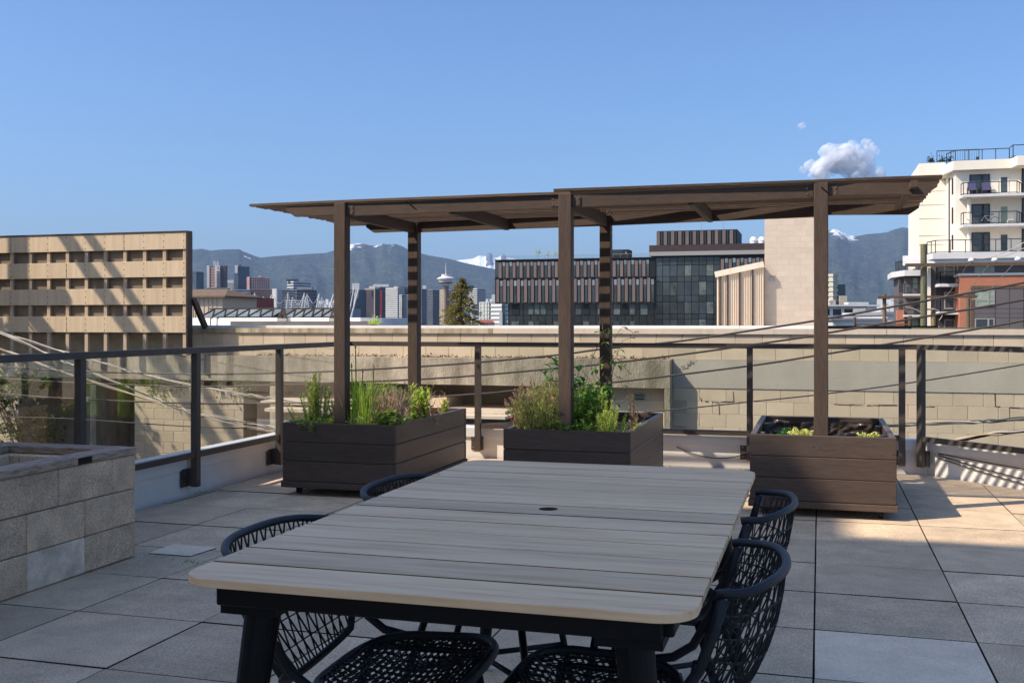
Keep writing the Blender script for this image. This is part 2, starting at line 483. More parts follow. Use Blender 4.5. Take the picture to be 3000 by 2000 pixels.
# ------------------------------------------------------------------ concrete-block planter at left
bp = thing('block_planter', 'raised planter of grey concrete blocks with weathered wood rim', 'planter', (-3.9, 4.0, 0))
BX0, BX1, BY0, BY1 = -4.33, -3.50, 2.4, 4.82
bl = MB().cbox(-.006, .006, -.006, .006, -.006, .006, .001)
def blk(x0, x1, y0, y1, z0, z1, light=False, label=None):
    g = MB(); c = .005
    w, l, h = (x1-x0)/2, (y1-y0)/2, (z1-z0)/2
    g.cbox(-w + .0015, w - .0015, -l + .0015, l - .0015, -h + .0012, h - .0012, c)
    o = inst('block', g.mesh('block', m_block_l if light else m_block), bp, ((x0+x1)/2 + random.uniform(-.003,.003), (y0+y1)/2, (z0+z1)/2), label=label)
    o.rotation_euler = (0, 0, random.uniform(-.004, .004))
HB = .181
for c in range(3):
    z0, z1 = c*HB + .002, (c+1)*HB
    # long face towards the camera's right: runs along y at x = BX1
    edges = [BY1]
    first = [.40, .40, .19][c]
    y = BY1 - first; edges.append(y)
    while y > BY0 + .05:
        y -= .40; edges.append(max(y, BY0))
    for k in range(len(edges)-1):
        lt = (c == 0 and k == 1)
        blk(BX1 - .19, BX1, edges[k+1], edges[k], z0, z1, lt, 'pale concrete block' if lt else None)
    x = BX1 - .19
    while x > BX0 + .02:
        x2 = max(BX0, x - .40); blk(x2, x, BY1 - .19, BY1, z0, z1); x = x2
    y = BY1 - .19
    while y > BY0 + .02:
        y2 = max(BY0, y - .40); blk(BX0, BX0 + .19, y2, y, z0, z1); y = y2
zt = 3*HB
def rim(x0, x1, y0, y1, m):
    g = MB(); g.cbox(x0, x1, y0, y1, zt + .002, zt + .041, .004); g.build('rim_board', m, bp)
rim(BX1 - .135, BX1 + .004, BY0, BY1 + .003, m_oldwood_x)
rim(BX0, BX1 - .137, BY1 - .135, BY1 + .003, m_oldwood)
rim(BX0, BX0 + .135, BY0, BY1 - .138, m_oldwood_x)
MB().box(BX1 + .0045, BX1 + .007, 4.36, 4.46, zt + .004, zt + .036).build('metal_strap', m_steel, bp)
MB().box(BX0 + .19, BX1 - .19, BY0, BY1 - .19, .02, .30).build('soil', m_soil, bp)
o = inst('block', MB().cbox(-.09,.09,-.09,.09,-.09,.09,.006).mesh('block', m_block), bp, (-4.02, 4.40, .41), rz=.2)

# ------------------------------------------------------------------ three wooden planters on casters
def planter(label, ax, bf, w, d, soil_z, rz=0, crumple=False):
    t = thing('wooden_planter', label, 'planter', (ax, bf, 0), rz, 'dark wooden planters under the pergola posts')
    zs = [(.100, .245), (.2475, .383), (.3855, .522)]
    h = w/2; th = .038
    for (z0, z1) in zs:
        g = MB(); g.cbox(-h, h, 0, th, z0, z1, .004); g.build('plank', m_pl_x, t, local=True)
        g = MB(); g.cbox(-h, h, d - th, d, z0, z1, .004); g.build('plank', m_pl_x, t, local=True)
        g = MB(); g.cbox(h - th, h, th + .001, d - th - .001, z0, z1, .004); g.build('plank', m_pl_y, t, local=True)
        g = MB(); g.cbox(-h, -h + th, th + .001, d - th - .001, z0, z1, .004); g.build('plank', m_pl_y, t, local=True)
    e = .010
    g = MB(); g.cbox(-h - e, h + e, -e, d + e, .055, .098, .004); g.build('base_frame', m_pl_x, t, local=True)
    for (x, y) in ((-1, .25), (1, .25), (-1, .72), (1, .72)):          # inner cleats
        g = MB(); cx = x*(h - th - .021); g.cbox(cx - .019, cx + .019, d*y - .04, d*y + .04, .11, .500, .003); g.build('cleat', m_pl_y, t, local=True)
    for (x, y) in ((-1, 0), (1, 0), (-1, 1), (1, 1)):
        cx = x*(h - .09); cy = .09 + y*(d - .18)
        g = MB()
        g.tube([(cx - .014, cy, .027), (cx + .014, cy, .027)], .026, 12)
        g.box(cx - .03, cx + .03, cy - .03, cy + .03, .048, .0548)
        g.bar((cx - .018, cy, .027), (cx - .018, cy, .049), .004, .03, up=(0,1,0)); g.bar((cx + .018, cy, .027), (cx + .018, cy, .049), .004, .03, up=(0,1,0))
        g.build('caster', m_caster, t, local=True)
    # soil sheet
    g = MB(); n1, n2 = 20, 30; vs = []; fs = []
    ix = h - th - .002; iy0 = th + .002; iy1 = d - th - .002
    for i in range(n1+1):
        for j in range(n2+1):
            x = -ix + 2*ix*i/n1; y = iy0 + (iy1-iy0)*j/n2
            vs.append((x, y, soil_z + .022*mnoise.noise(Vector((x*9, y*9, ax)))))
    for i in range(n1):
        for j in range(n2):
            a = i*(n2+1)+j; fs.append((a, a+n2+1, a+n2+2, a+1))
    g.add(vs, fs); g.build('soil', m_soil, t, local=True, smooth=True)
    # liner along the back and sides
    for (side, amp, ztop) in (('back', .030 if crumple else .006, .49 if crumple else .49), ('left', .008, .47), ('right', .008, .47)):
        g = MB(); nu, nv = (44, 10); vs = []; fs = []
        for i in range(nu+1):
            for j in range(nv+1):
                u = i/nu; v = j/nv
                q = mnoise.noise(Vector((u*13 + ax, v*4 - u*6, 3.1)))*amp + abs(mnoise.noise(Vector((u*30, v*3 + u*8, ax))))*amp*.8
                z = soil_z - .02 + (ztop - soil_z + .02 + .02*mnoise.noise(Vector((u*5, ax, 0))))*v
                off = .004 + amp + q
                if side == 'back': vs.append((-ix + 2*ix*u, iy1 - off, z))
                elif side == 'left': vs.append((-ix + off + .0, iy0 + (iy1-iy0)*u, z))
                else: vs.append((ix - off, iy0 + (iy1-iy0)*u, z))
        for i in range(nu):
            for j in range(nv):
                a = i*(nv+1)+j; fs.append((a, a+nv+1, a+nv+2, a+1))
        g.add(vs, fs); g.build('liner', m_liner, t, local=True, smooth=True)
    # screws on the front
    if crumple:
        for (x, z) in ((-.05,.455),(-.015,.452),(-.06,.315),(-.02,.313),(h-.02,.42),(h-.02,.34),(h-.02,.27),(h-.02,.155),(h-.07,.107),(h-.03,.107)):
            g = MB(); g.tube([(x, -.0025, z), (x, .004, z)], .005, 8); g.build('screw', m_pl_x, t, local=True)
    return t
PL = [(-3.305, 6.855, .87, 1.58, .455), (-1.635, 6.865, .87, 1.55, .455), (.015, 7.0, .90, 1.42, .375)]
planter('leftmost dark wooden planter, thick with chives and dry stems', *PL[0])
planter('middle dark wooden planter, half hidden by the table', *PL[1])
planter('rightmost dark wooden planter, nearly empty with crumpled liner', *PL[2], crumple=True)

# ------------------------------------------------------------------ pergola
pg = thing('pergola', 'dark brown slatted timber pergola standing in the three planters', 'pergola', (-1.65, 7.6, 0))
PW = .089
PX = [-3.31, -1.65, .01]; FB = [6.945, 6.955, 7.085]; BB = [8.36, 8.34, 8.36]; PT = [2.105, 2.118, 2.146]
SOIL = [.40, .40, .30]
for i in range(3):
    for b in (FB[i], BB[i]):
        g = MB(); g.cbox(PX[i]-PW/2, PX[i]+PW/2, b-PW/2, b+PW/2, SOIL[i], PT[i] - (0.0 if b == FB[i] else .012), .004)
        g.build('post', m_per_z, pg)
def beam(p0, p1, h=.086, w=.038, cutL=False, cutR=False):
    (x0, y0, z0), (x1, y1, z1) = p0, p1
    dx = x1 - x0; g = MB()
    poly = [(0, -h), (0, 0), (1, 0), (1, -h)]
    pts = []
    if cutL: pts += [(0, -h*.45), (.10/abs(dx), -h)] if False else []
    ll = [(0, 0), (0, -h)] if not cutL else [(0, 0), (0, -h*.35), (.07/abs(dx), -h)]
    rr = [(1, -h), (1, 0)] if not cutR else [(1 - .07/abs(dx), -h), (1, -h*.35), (1, 0)]
    prof = ll + rr
    vs = []
    for s in (-w/2, w/2):
        for (t, z) in prof:
            vs.append((x0 + dx*t, y0 + (y1-y0)*t + s, z0 + (z1-z0)*t + z))
    n = len(prof)
    g.add(vs, [tuple(range(n))[::-1][::-1], tuple(range(n, 2*n))[::-1]] + [(i, n+i, n+(i+1)%n, (i+1)%n) for i in range(n)])
    return g.build('beam', m_per, pg)
hw = PW/2
for bs in (FB, BB):
    for i in range(2):
        beam((PX[i]+hw+.001, bs[i], PT[i]-.006), (PX[i+1]-hw-.001, bs[i+1], PT[i+1]-.008))
    beam((PX[0]-.44, bs[0], PT[0]-.012), (PX[0]-hw-.001, bs[0], PT[0]-.006), h=.075, cutL=True)
    beam((PX[2]+hw+.001, bs[2], PT[2]-.006), (PX[2]+.70, bs[2], PT[2]-.022), h=.075, cutR=True)
def rafter(x, zf, h=.089, f=None, b=None, w=.038):
    g = MB(); y0, y1 = f, b
    g.xprism([(y0, zf), (y0, zf - h), (y1, zf - h), (y1, zf)], x - w/2, x + w/2)
    return g.build('rafter', m_per_y, pg)
for i in range(3):
    rafter(PX[i], PT[i]-.012, f=FB[i]+hw+.001, b=BB[i]-hw-.001)
for (x, k) in ((-2.48, .5), (-.82, 1.5)):
    i = int(k); z = (PT[i]+PT[i+1])/2 - .014
    rafter(x, z, f=(FB[i]+FB[i+1])/2 + .0205, b=(BB[i]+BB[i+1])/2 - .0205)
rafter(.56, PT[2]-.026, h=.04, f=6.90, b=8.48)
# steel straps at the joints
for (x, z, s) in ((PX[0]+hw+.03, PT[0]-.05, 1), (PX[1]-hw-.03, PT[1]-.05, -1), (PX[1]+hw+.03, PT[1]-.05, 1), (PX[2]-hw-.03, PT[2]-.05, -1), (PX[2]+hw+.03, PT[2]-.05, 1)):
    i = 0 if x < -2.5 else (1 if x < -.8 else 2)
    g = MB(); g.box(x-.026, x+.026, FB[i]-.0225, FB[i]-.0195, z-.035, z+.03); g.build('strap', m_per, pg)
    for zz in (-.02, .015):
        MB().tube([(x + .012*s, FB[i]-.0265, z+zz), (x+.012*s, FB[i]-.0225, z+zz)], .005, 8).build('bolt', m_bolt, pg)
MB().tube([(-2.80, FB[0]-.03, 2.105), (-2.74, FB[0]-.024, 2.055)], .0035, 5).build('hook', m_steel, pg)
MB().tube([(PX[2]+.0, FB[2]-.05, PT[2]-.03), (PX[2]+.06, FB[2]-.055, PT[2]-.085)], .0035, 5).build('hook', m_steel, pg)
# slats, left run under, right run on top
def slat_run(x0, x1, zf0, zf1, off, name='slat'):
    p = .0655; b = 6.94; k = 0
    while b < 8.60:
        e0 = x0 + random.uniform(-.02, .02); e1 = x1 + random.uniform(-.012, .012)
        w = .029 if k else .05
        bow = random.uniform(-.006, .006); dzs = random.uniform(-.003, .004)
        g = MB()
        xs = [e0 + (e1-e0)*t/6 for t in range(7)]
        vs = []; fs = []
        for t, x in enumerate(xs):
            zz = zf0 + (zf1-zf0)*t/6 + off + dzs + bow*math.sin(math.pi*t/6) + .002*mnoise.noise(Vector((x*2, b*7, 0)))
            yy = b + .085*max(0, x + 1.65)*.9 + .004*mnoise.noise(Vector((x*.8, b*5, 2)))
            for (dy, dz) in ((-w/2, 0), (w/2, 0), (w/2, .018), (-w/2, .018)):
                vs.append((x, yy+dy, zz+dz))
        for t in range(6):
            for q in range(4):
                r = (q+1) % 4; fs.append((t*4+q, t*4+r, (t+1)*4+r, (t+1)*4+q))
        fs += [(3,2,1,0), (24,25,26,27)]
        g.add(vs, fs); g.build(name, m_slat, pg)
        b += p if k else .068
        k += 1
slat_run(-4.03, -1.62, PT[0]+.000, PT[1]-.004, 0)
slat_run(-1.72, .74, PT[1]+.002, PT[2]-.004, .012)
# ------------------------------------------------------------------ table
tb = thing('dining_table', 'long outdoor table with whitewashed slatted wood top and black legs', 'table', (-.70, 2.73, 0))
TX0, TX1, TY0, TY1, TZ = -1.225, -.205, 1.805, 3.655, .745
NS = 13; sw = (TY1 - TY0)/NS; RC = .075; THK = .017
hole_c = (-.70, 2.742); hole_r = .026
def slat_poly(k):
    y0 = TY0 + k*sw + (.0046 if k else 0); y1 = TY0 + (k+1)*sw - (.0046 if k < NS-1 else 0)
    pts = []
    if k == 0:
        for a in range(0, 91, 10): pts.append((TX0 + RC - RC*math.cos(R(90-a)) if False else TX0 + RC - RC*math.sin(R(90 - a)), TY0 + RC - RC*math.cos(R(90-a))))
        for a in range(0, 91, 10): pts.append((TX1 - RC + RC*math.sin(R(a)), TY0 + RC - RC*math.cos(R(a))))
        pts += [(TX1, y1), (TX0, y1)]
    elif k == NS-1:
        pts += [(TX0, y0), (TX1, y0)]
        for a in range(0, 91, 10): pts.append((TX1 - RC + RC*math.cos(R(a)), TY1 - RC + RC*math.sin(R(a))))
        for a in range(0, 91, 10): pts.append((TX0 + RC - RC*math.sin(R(a)), TY1 - RC + RC*math.cos(R(a))))
    else:
        pts = [(TX0, y0), (TX1, y0), (TX1, y1), (TX0, y1)]
    return pts
def inset(pts, c):
    n = len(pts); out = []
    for i in range(n):
        p = Vector(pts[i]); a = Vector(pts[i-1]); b = Vector(pts[(i+1) % n])
        d1 = (p - a).normalized(); d2 = (b - p).normalized()
        n1 = Vector((-d1.y, d1.x)); n2 = Vector((-d2.y, d2.x))
        bs = (n1 + n2); l = bs.length
        bs = bs / l if l > 1e-6 else n1
        out.append(tuple(p + bs * (c / max(.5, bs.dot(n1)))))
    return out
for k in range(NS):
    pts = slat_poly(k)
    # remove doubles
    q = [pts[0]]
    for p in pts[1:]:
        if math.hypot(p[0]-q[-1][0], p[1]-q[-1][1]) > 1e-5: q.append(p)
    if math.hypot(q[0][0]-q[-1][0], q[0][1]-q[-1][1]) < 1e-5: q.pop()
    pts = q; c = .0013; z1 = TZ + random.uniform(-.0008, .0004)
    if abs((k + .5)*sw + TY0 - hole_c[1]) < sw/2:         # slat with the umbrella hole: ring of quads round the hole
        y0 = pts[0][1]; y1 = pts[2][1]; g = MB(); ring = []; sq = []
        hx = .20
        angs = [2*math.pi*i/32 for i in range(32)] + [math.atan2(yy - hole_c[1], xx) % (2*math.pi) for xx in (-hx, hx) for yy in (y0, y1)]
        angs = sorted(set(round(a, 6) for a in angs)); n = len(angs)
        for a in angs:
            ca, sa = math.cos(a), math.sin(a)
            ring.append((hole_c[0] + hole_r*ca, hole_c[1] + hole_r*sa))
            tt = min(hx/abs(ca) if abs(ca) > 1e-6 else 1e9, ((y1 - hole_c[1]) if sa > 0 else (hole_c[1] - y0))/abs(sa) if abs(sa) > 1e-6 else 1e9)
            sq.append((hole_c[0] + tt*ca, hole_c[1] + tt*sa))
        vs = [(x, y, z1) for x, y in ring] + [(x, y, z1) for x, y in sq] + [(x, y, z1 - THK) for x, y in ring] + [(x, y, z1 - THK) for x, y in sq]
        fs = [(i, n+i, n+(i+1)%n, (i+1)%n) for i in range(n)] + [(i, (i+1)%n, 2*n+(i+1)%n, 2*n+i) for i in range(n)]
        side = []
        for i in range(n):
            if abs(sq[i][1] - sq[(i+1)%n][1]) < 1e-6: side.append(len(fs)); fs.append((n+i, 3*n+i, 3*n+(i+1)%n, n+(i+1)%n))
        side += list(range(n, 2*n))
        g.add(vs, fs)
        for (xa_, xb_) in ((TX0, hole_c[0]-hx), (hole_c[0]+hx, TX1)):
            f0 = len(g.f); g.box(xa_, xb_, y0, y1, z1 - THK, z1); side += [f0 + 2, f0 + 4]
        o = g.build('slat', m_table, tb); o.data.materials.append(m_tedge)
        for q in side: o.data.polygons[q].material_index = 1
        continue
    ins = inset(pts, c); n = len(pts); g = MB()
    vs = [(x, y, z1 - THK) for x, y in ins] + [(x, y, z1 - THK + c) for x, y in pts] + [(x, y, z1 - c) for x, y in pts] + [(x, y, z1) for x, y in ins]
    fs = [tuple(range(n))[::-1], tuple(range(3*n, 4*n))]
    for l in range(3):
        fs += [(l*n+i, l*n+(i+1)%n, (l+1)*n+(i+1)%n, (l+1)*n+i) for i in range(n)]
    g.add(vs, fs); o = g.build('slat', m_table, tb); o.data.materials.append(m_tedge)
    for q in o.data.polygons:                 # long edges between slats coloured dark as groove shade, outer rim whitewashed
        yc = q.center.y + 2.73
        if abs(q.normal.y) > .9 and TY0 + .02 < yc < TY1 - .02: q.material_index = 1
zi = TZ - THK - .001
ax0, ax1, ay0, ay1 = TX0+.075, TX1-.06, TY0+.05, TY1-.05
for (a, b) in (((ax0, ay0), (ax1, ay0)), ((ax0, ay1), (ax1, ay1))):
    g = MB(); g.cbox(a[0], b[0], a[1]-.0175, a[1]+.0175, zi-.042, zi, .003); g.build('apron', m_steel, tb)
for x in (ax0, ax1):
    g = MB(); g.cbox(x-.0175, x+.0175, ay0+.019, ay1-.019, zi-.042, zi, .003); g.build('apron', m_steel, tb)
MB().box(ax0+.02, ax1-.02, ay0+.02, ay1-.02, zi-.036, zi-.0325).build('gap_shade_sheet', m_steel, tb)  # black sheet added below the slats so the gaps look shaded
for y in (2.42, 3.04):
    g = MB(); g.box(ax0+.019, ax1-.019, y-.02, y+.02, zi-.0315, zi-.001); g.build('cross_rail', m_steel, tb)
for sx in (0, 1):
    for sy in (0, 1):
        tx = (ax0+.062) if sx == 0 else (ax1-.062); ty = (ay0+.062) if sy == 0 else (ay1-.062)
        ox = -.075 if sx == 0 else .075; oy = -.06 if sy == 0 else .06
        top = Vector((tx, ty, zi-.062)); bot = Vector((tx+ox, ty+oy, 0))
        g = MB(); g.tube([top, top.lerp(bot, .25), top.lerp(bot, .6), bot], [.037, .033, .026, .017], 20)
        g.box(tx-.062, tx+.062, ty-.062, ty+.062, zi-.062, zi-.044)
        lg = g.build('leg', m_steel, tb)
        MB().tube([bot + Vector((0,0,0)), bot + Vector((0,0,.012))], .019, 16).build('foot', m_caster, lg)

# ------------------------------------------------------------------ woven chairs
def build_chair(label):
    t = thing('woven_chair', label, 'chair', (0,0,0), 0, 'black woven rope chairs at the table')
    # hoop and back frame
    def T(th): return Vector((-.215 - .105*math.cos(th), .240*math.sin(th), .758 - .012*math.cos(th) - .022*abs(math.sin(th))**4))
    def B(th): return Vector((-.128 - .062*math.cos(th), .175*math.sin(th), .478 - .066*math.cos(th)))
    hoop = [T(R(-90 + 180*i/28)) for i in range(29)]
    hoop = [hoop[0] + Vector((.02, 0, -.004))] + hoop + [hoop[-1] + Vector((.02, 0, -.004))]
    MB().tube(hoop, .0096, 10).build('back_hoop', m_rope, t, local=True, smooth=True)
    seat_z = .445; SX, SH = .085, .180
    def S(a):                                   # seat outline, superellipse
        c, s = math.cos(a), math.sin(a); e = .62
        x = SX + SH*math.copysign(abs(c)**e, c); w = .218 + .018*(x/.25)
        y = w*math.copysign(abs(s)**e, s)
        z = seat_z + .022*max(0, (x - .1)/.15)**2 - .010*math.cos(a*2)
        return Vector((x, y, z))
    MB().tube([S(2*math.pi*i/48) for i in range(48)], .0112, 10, closed=True).build('seat_frame', m_rope, t, local=True, smooth=True)
    for s in (-1, 1):
        top = T(R(90*s)) + Vector((.006, 0, -.012))
        pth = [top, top + Vector((.022, 0, -.07)), top + Vector((.048, -.004*s, -.14)), Vector((-.135, s*.228, .545)), Vector((-.105, s*.222, .492)), Vector((-.06, s*.221, .462)), Vector((.0, s*.224, .450)), Vector((.07, s*.228, .446))]
        MB().tube(pth, .0108, 9).build('back_post', m_rope, t, local=True, smooth=True)
    low = [Vector((-.158, -.236, .60)), Vector((-.145, -.220, .53))] + [B(R(-85 + 170*i/20)) for i in range(21)] + [Vector((-.145, .220, .53)), Vector((-.158, .236, .60))]
    MB().tube(low, .0095, 8).build('lower_back_rail', m_rope, t, local=True, smooth=True)
    def W(th, v):                               # v = 0 at hoop, 1 at the bottom
        p = T(th).lerp(B(th), v); out = Vector((-math.cos(th), .5*math.sin(th), 0))
        return p + out * (.030*math.sin(math.pi*v))
    g = MB(); n = 18
    for i in range(n):
        th = -80 + 160*i/(n-1)
        for d in (-1, 1):
            pts = [W(R(max(-87, min(87, th + d*26*(v/6.0 - .5)))), v/6.0) for v in range(7)]
            g.tube(pts, .0024, 4, cap=False)
    for v in (.17, .34, .51, .68, .85):
        g.tube([W(R(-86 + 172*i/16), v) for i in range(17)], .0023, 4, cap=False)
    g.build('back_weave', m_cord, t, local=True)['kind'] = 'stuff'
    g = MB()
    def seat_pt(u, v):                          # u along x 0..1, v across -1..1
        x = SX - SH + 2*SH*u
        c = (x - SX)/SH; c = max(-.999, min(.999, c))
        w = (.218 + .018*(x/.25)) * (1 - abs(c)**(2/.62))**(.62/2)
        return Vector((x, v*w, seat_z - .018*(1 - v*v)*math.sin(math.pi*u) + .022*max(0, (x - .1)/.15)**2))
    nu = 22
    for i in range(nu):
        u = (i + .5)/nu
        for d in (-1, 1):
            pts = [seat_pt(min(.995, max(.005, u + d*.024*(1 if k % 2 else -1))), -1 + 2*k/14) + Vector((0,0,.003*d*(1 if k % 2 else -1))) for k in range(15)]
            g.tube(pts, .0023, 4, cap=False)
    for j in range(11):
        v = -.9 + 1.8*j/10
        for e in (-.012, .012):
            pts = [seat_pt(.01 + .98*k/13, max(-.99, min(.99, v + e))) + Vector((0,0,.0035*(1 if k % 2 else -1))) for k in range(14)]
            g.tube(pts, .0021, 4, cap=False)
    g.build('seat_weave', m_cord, t, local=True)['kind'] = 'stuff'
    feet = {}
    for sx in (-1, 1):
        for sy in (-1, 1):
            top = Vector((.06 + .135*sx, .165*sy, .438)); bot = Vector((.03 + .235*sx, .225*sy, 0))
            feet[(sx, sy)] = (top, bot)
            MB().tube([top, bot], [.0115, .0095], 10).build('leg', m_steel, t, local=True, smooth=True)
    for a, b in (((-1,-1),(1,1)), ((-1,1),(1,-1))):
        p = feet[a][0].lerp(feet[a][1], .45); q = feet[b][0].lerp(feet[b][1], .45)
        dz = Vector((0,0,.011 if a == (-1,-1) else -.011))
        MB().tube([p, p.lerp(q, .5) + dz, q], .0085, 8).build('stretcher', m_steel, t, local=True, smooth=True)
    for sy in (-1, 1):
        MB().tube([(-.085, .165*sy, .437), (.20, .165*sy, .44)], .008, 8).build('seat_rail', m_steel, t, local=True)
    return t
ch = build_chair('black woven rope chair on the left of the table, nearer the camera')
ch.location = (-1.0, 2.27, 0); ch.rotation_euler = (0,0,R(2))
for (x, y, rz, lab) in ((-1.0, 3.02, R(-2), 'black woven rope chair on the left of the table, farther one'),
                        (-.385, 2.25, R(181), 'black woven rope chair on the right of the table, nearest the camera'),
                        (-.385, 3.02, R(179), 'black woven rope chair on the right of the table, beside the empty planter')):
    c = copy_tree(ch); c.location = (x, y, 0); c.rotation_euler = (0,0,rz); c['label'] = lab

# ------------------------------------------------------------------ plants
def leafm(n, col, t=.45, var=.35, rough=.5):
    return M(n, col, rough, var=var, scale=30, trans=t, spec=.35)
m_rose  = leafm('rosemary leaf', (0.366,0.443,0.106))
m_chive = leafm('chive blade', (0.458,0.640,0.076))
m_chive_dry = leafm('dry chive blade', (0.850,0.716,0.275))
m_straw = leafm('dry straw', (0.850,0.701,0.305), .35)
m_twig  = M('dry twig', (.26,.17,.10), .8, var=.3, scale=40)
m_dry   = M('dry pinkish stalk', (.58,.39,.25), .8, var=.3, scale=40)
m_broad = leafm('broad leaf', (0.305,0.428,0.076))
m_broad_l = leafm('young broad leaf', (0.610,0.716,0.114))
m_dark  = leafm('dark green leaf', (0.076,0.259,0.054), .35)
m_pars  = leafm('parsley leaf', (.22,.40,.065))
m_redl  = leafm('bronze leaf', (0.335,0.152,0.061), .3)
m_lav   = leafm('lavender leaf', (0.458,0.473,0.152))
m_lavt  = leafm('lavender spent flower', (0.519,0.320,0.229), .3)
m_sed   = leafm('sedum leaf', (0.850,0.850,0.244), .4)
m_yrose = leafm('young rosemary', (0.610,0.701,0.138))
m_vine  = leafm('vine leaf', (0.305,0.473,0.106))
m_brose = leafm('brown rosemary', (0.366,0.275,0.168), .25)
m_gstem = M('green stem', (.17,.18,.06), .7, var=.3, scale=40)
m_flow  = M('magenta bloom', (.45,.02,.09), .6)
rnd = random.Random(5)
def rv(): return Vector((rnd.uniform(-1,1), rnd.uniform(-1,1), rnd.uniform(-1,1)))
def leaf(g, p, d, l, w, fold=.25, up=None):
    d = d.normalized(); s = d.cross(up or Vector((0,0,1)))
    if s.length < 1e-3: s = Vector((1,0,0))
    s.normalize(); u = s.cross(d)
    a = p; m = p + d*l*.5; t = p + d*l - u*l*.12
    g.add([a, m + s*w/2 + u*fold*w, m, m - s*w/2 + u*fold*w, t], [(0,1,2),(0,2,3),(1,4,2),(2,4,3)])
def needle(g, p, d, l, w):
    d = d.normalized(); s = d.cross(rv()).normalized()
    g.add([p - s*w/2, p + s*w/2, p + d*l*.6 + s*w*.45, p + d*l, p + d*l*.6 - s*w*.45], [(0,1,2,3,4)])
def blade(g, p, h, lean, w, n=5, tip=.2):
    s = Vector((rnd.uniform(-1,1), rnd.uniform(-.4,.4), 0)).normalized(); vs = []
    for i in range(n+1):
        t = i/n; q = p + Vector((0,0,h*t)) + lean*(t**1.8)
        ww = w*(1 - (1-tip)*t)
        vs += [q - s*ww/2, q + s*ww/2]
    g.add(vs, [(2*i, 2*i+1, 2*i+3, 2*i+2) for i in range(n)])
def plant(name, label, cat, p, group=None): return thing(name, label, cat, p, 0, group)
HG = 'herbs and plants in the wooden planters'
sz = .45
p1 = lambda x, y, z=sz: (-3.305 + x, 6.855 + y, z)
p2 = lambda x, y, z=sz: (-1.635 + x, 6.865 + y, z)
p3 = lambda x, y, z=.37: (.015 + x, 7.0 + y, z)
def spray(gs, gl, b, h, lean, nl, w=.0055, step=.0030, spread=1.25):
    pts = [b + Vector((0,0,h*k/8)) + lean*((k/8)**1.4) for k in range(9)]
    gs.tube(pts, [.0035*(1-.6*k/8) for k in range(9)], 4, cap=False)
    n = int(h/step)
    for i in range(n):
        f = i/n; k = min(7, int(f*8)); q = pts[k].lerp(pts[k+1], f*8-k); a = i*2.4
        d = Vector((math.cos(a)*spread, math.sin(a)*spread, .7 + .7*f)); needle(gl, q, d + rv()*.25, nl*(1-.4*f)*rnd.uniform(.7,1.2), w)
def rosemary(label, p, n, rad, h, mat=m_rose, nl=.036, lean=.09):
    t = plant('rosemary_plant', label, 'rosemary', p, HG); gs = MB(); gl = MB()
    for i in range(n):
        r_ = abs(rnd.gauss(0, .5)); a = rnd.uniform(0, 6.28); r_ = min(1, r_)
        b = Vector(p) + Vector((math.cos(a)*r_*rad, math.sin(a)*r_*rad, 0))
        hh = h*(1.05 - .55*r_)*rnd.uniform(.72, 1.05)
        spray(gs, gl, b, hh, Vector((math.cos(a)*lean*r_ + rnd.gauss(0,.012), math.sin(a)*lean*r_, 0)), nl)
    gs.build('stem', m_twig, t); gl.build('foliage', mat, t); return t
rosemary('tall upright rosemary in the front left corner of the leftmost planter', p1(-.27, .20), 34, .15, .42)
rosemary('smaller rosemary between the tall rosemary and the pergola post', p1(-.085, .24), 18, .085, .31)
# chives
t = plant('chive_clump', 'tall bright green chives with buds beside the leftmost post', 'chives', p1(.12, .20), HG); g = MB(); gd = MB(); gb = MB()
for i in range(330):
    q = Vector(p1(.125 + rnd.gauss(0,.052), .20 + rnd.gauss(0,.055)))
    blade(gd if rnd.random() < .17 else g, q, rnd.uniform(.20,.40), Vector((rnd.gauss(.005,.05), rnd.gauss(0,.04), 0)), rnd.uniform(.007,.011))
for (dx, h) in ((-.012,.60),(-.035,.46),(.095,.45),(.03,.42)):
    q = Vector(p1(.08 + dx, .17)); tip = q + Vector((dx*.35, 0, h))
    g.tube([q, q.lerp(tip,.5)+Vector((.004,0,0)), tip], [.0055,.005,.0046], 6)
    gb.lathe([(.001,0),(.0075,.014),(.007,.028),(.001,.048)], tip, 8)
g.build('blades', m_chive, t); gd.build('dry_blades', m_chive_dry, t); gb.build('buds', m_straw, t)
def twigs(name, label, p, n, h, spread, mat, cat='dry plant', r_=.0026):
    t = plant(name, label, cat, p, HG); g = MB()
    for i in range(n):
        q = Vector(p) + Vector((rnd.gauss(0, spread*.33), rnd.gauss(0, spread*.33), 0)); hh = h*rnd.uniform(.5,1)
        tip = q + Vector((rnd.gauss(0, spread*.42), rnd.gauss(0, spread*.42), hh)); mid = q.lerp(tip,.5) + rv()*.018
        g.tube([q, mid, tip], [r_,r_*.8,r_*.45], 4, cap=False)
        for k in range(4):
            a = q.lerp(tip, rnd.uniform(.35,.95)); g.tube([a, a + Vector((rnd.gauss(0,.03), rnd.gauss(0,.03), rnd.uniform(.02,.07)))], [r_*.6,r_*.3], 3, cap=False)
    g.build('twigs', mat, t); return t
twigs('dry_herb_bush', 'bush of dry tan stalks in the middle of the leftmost planter', p1(.28, .26), 150, .33, .17, m_dry)
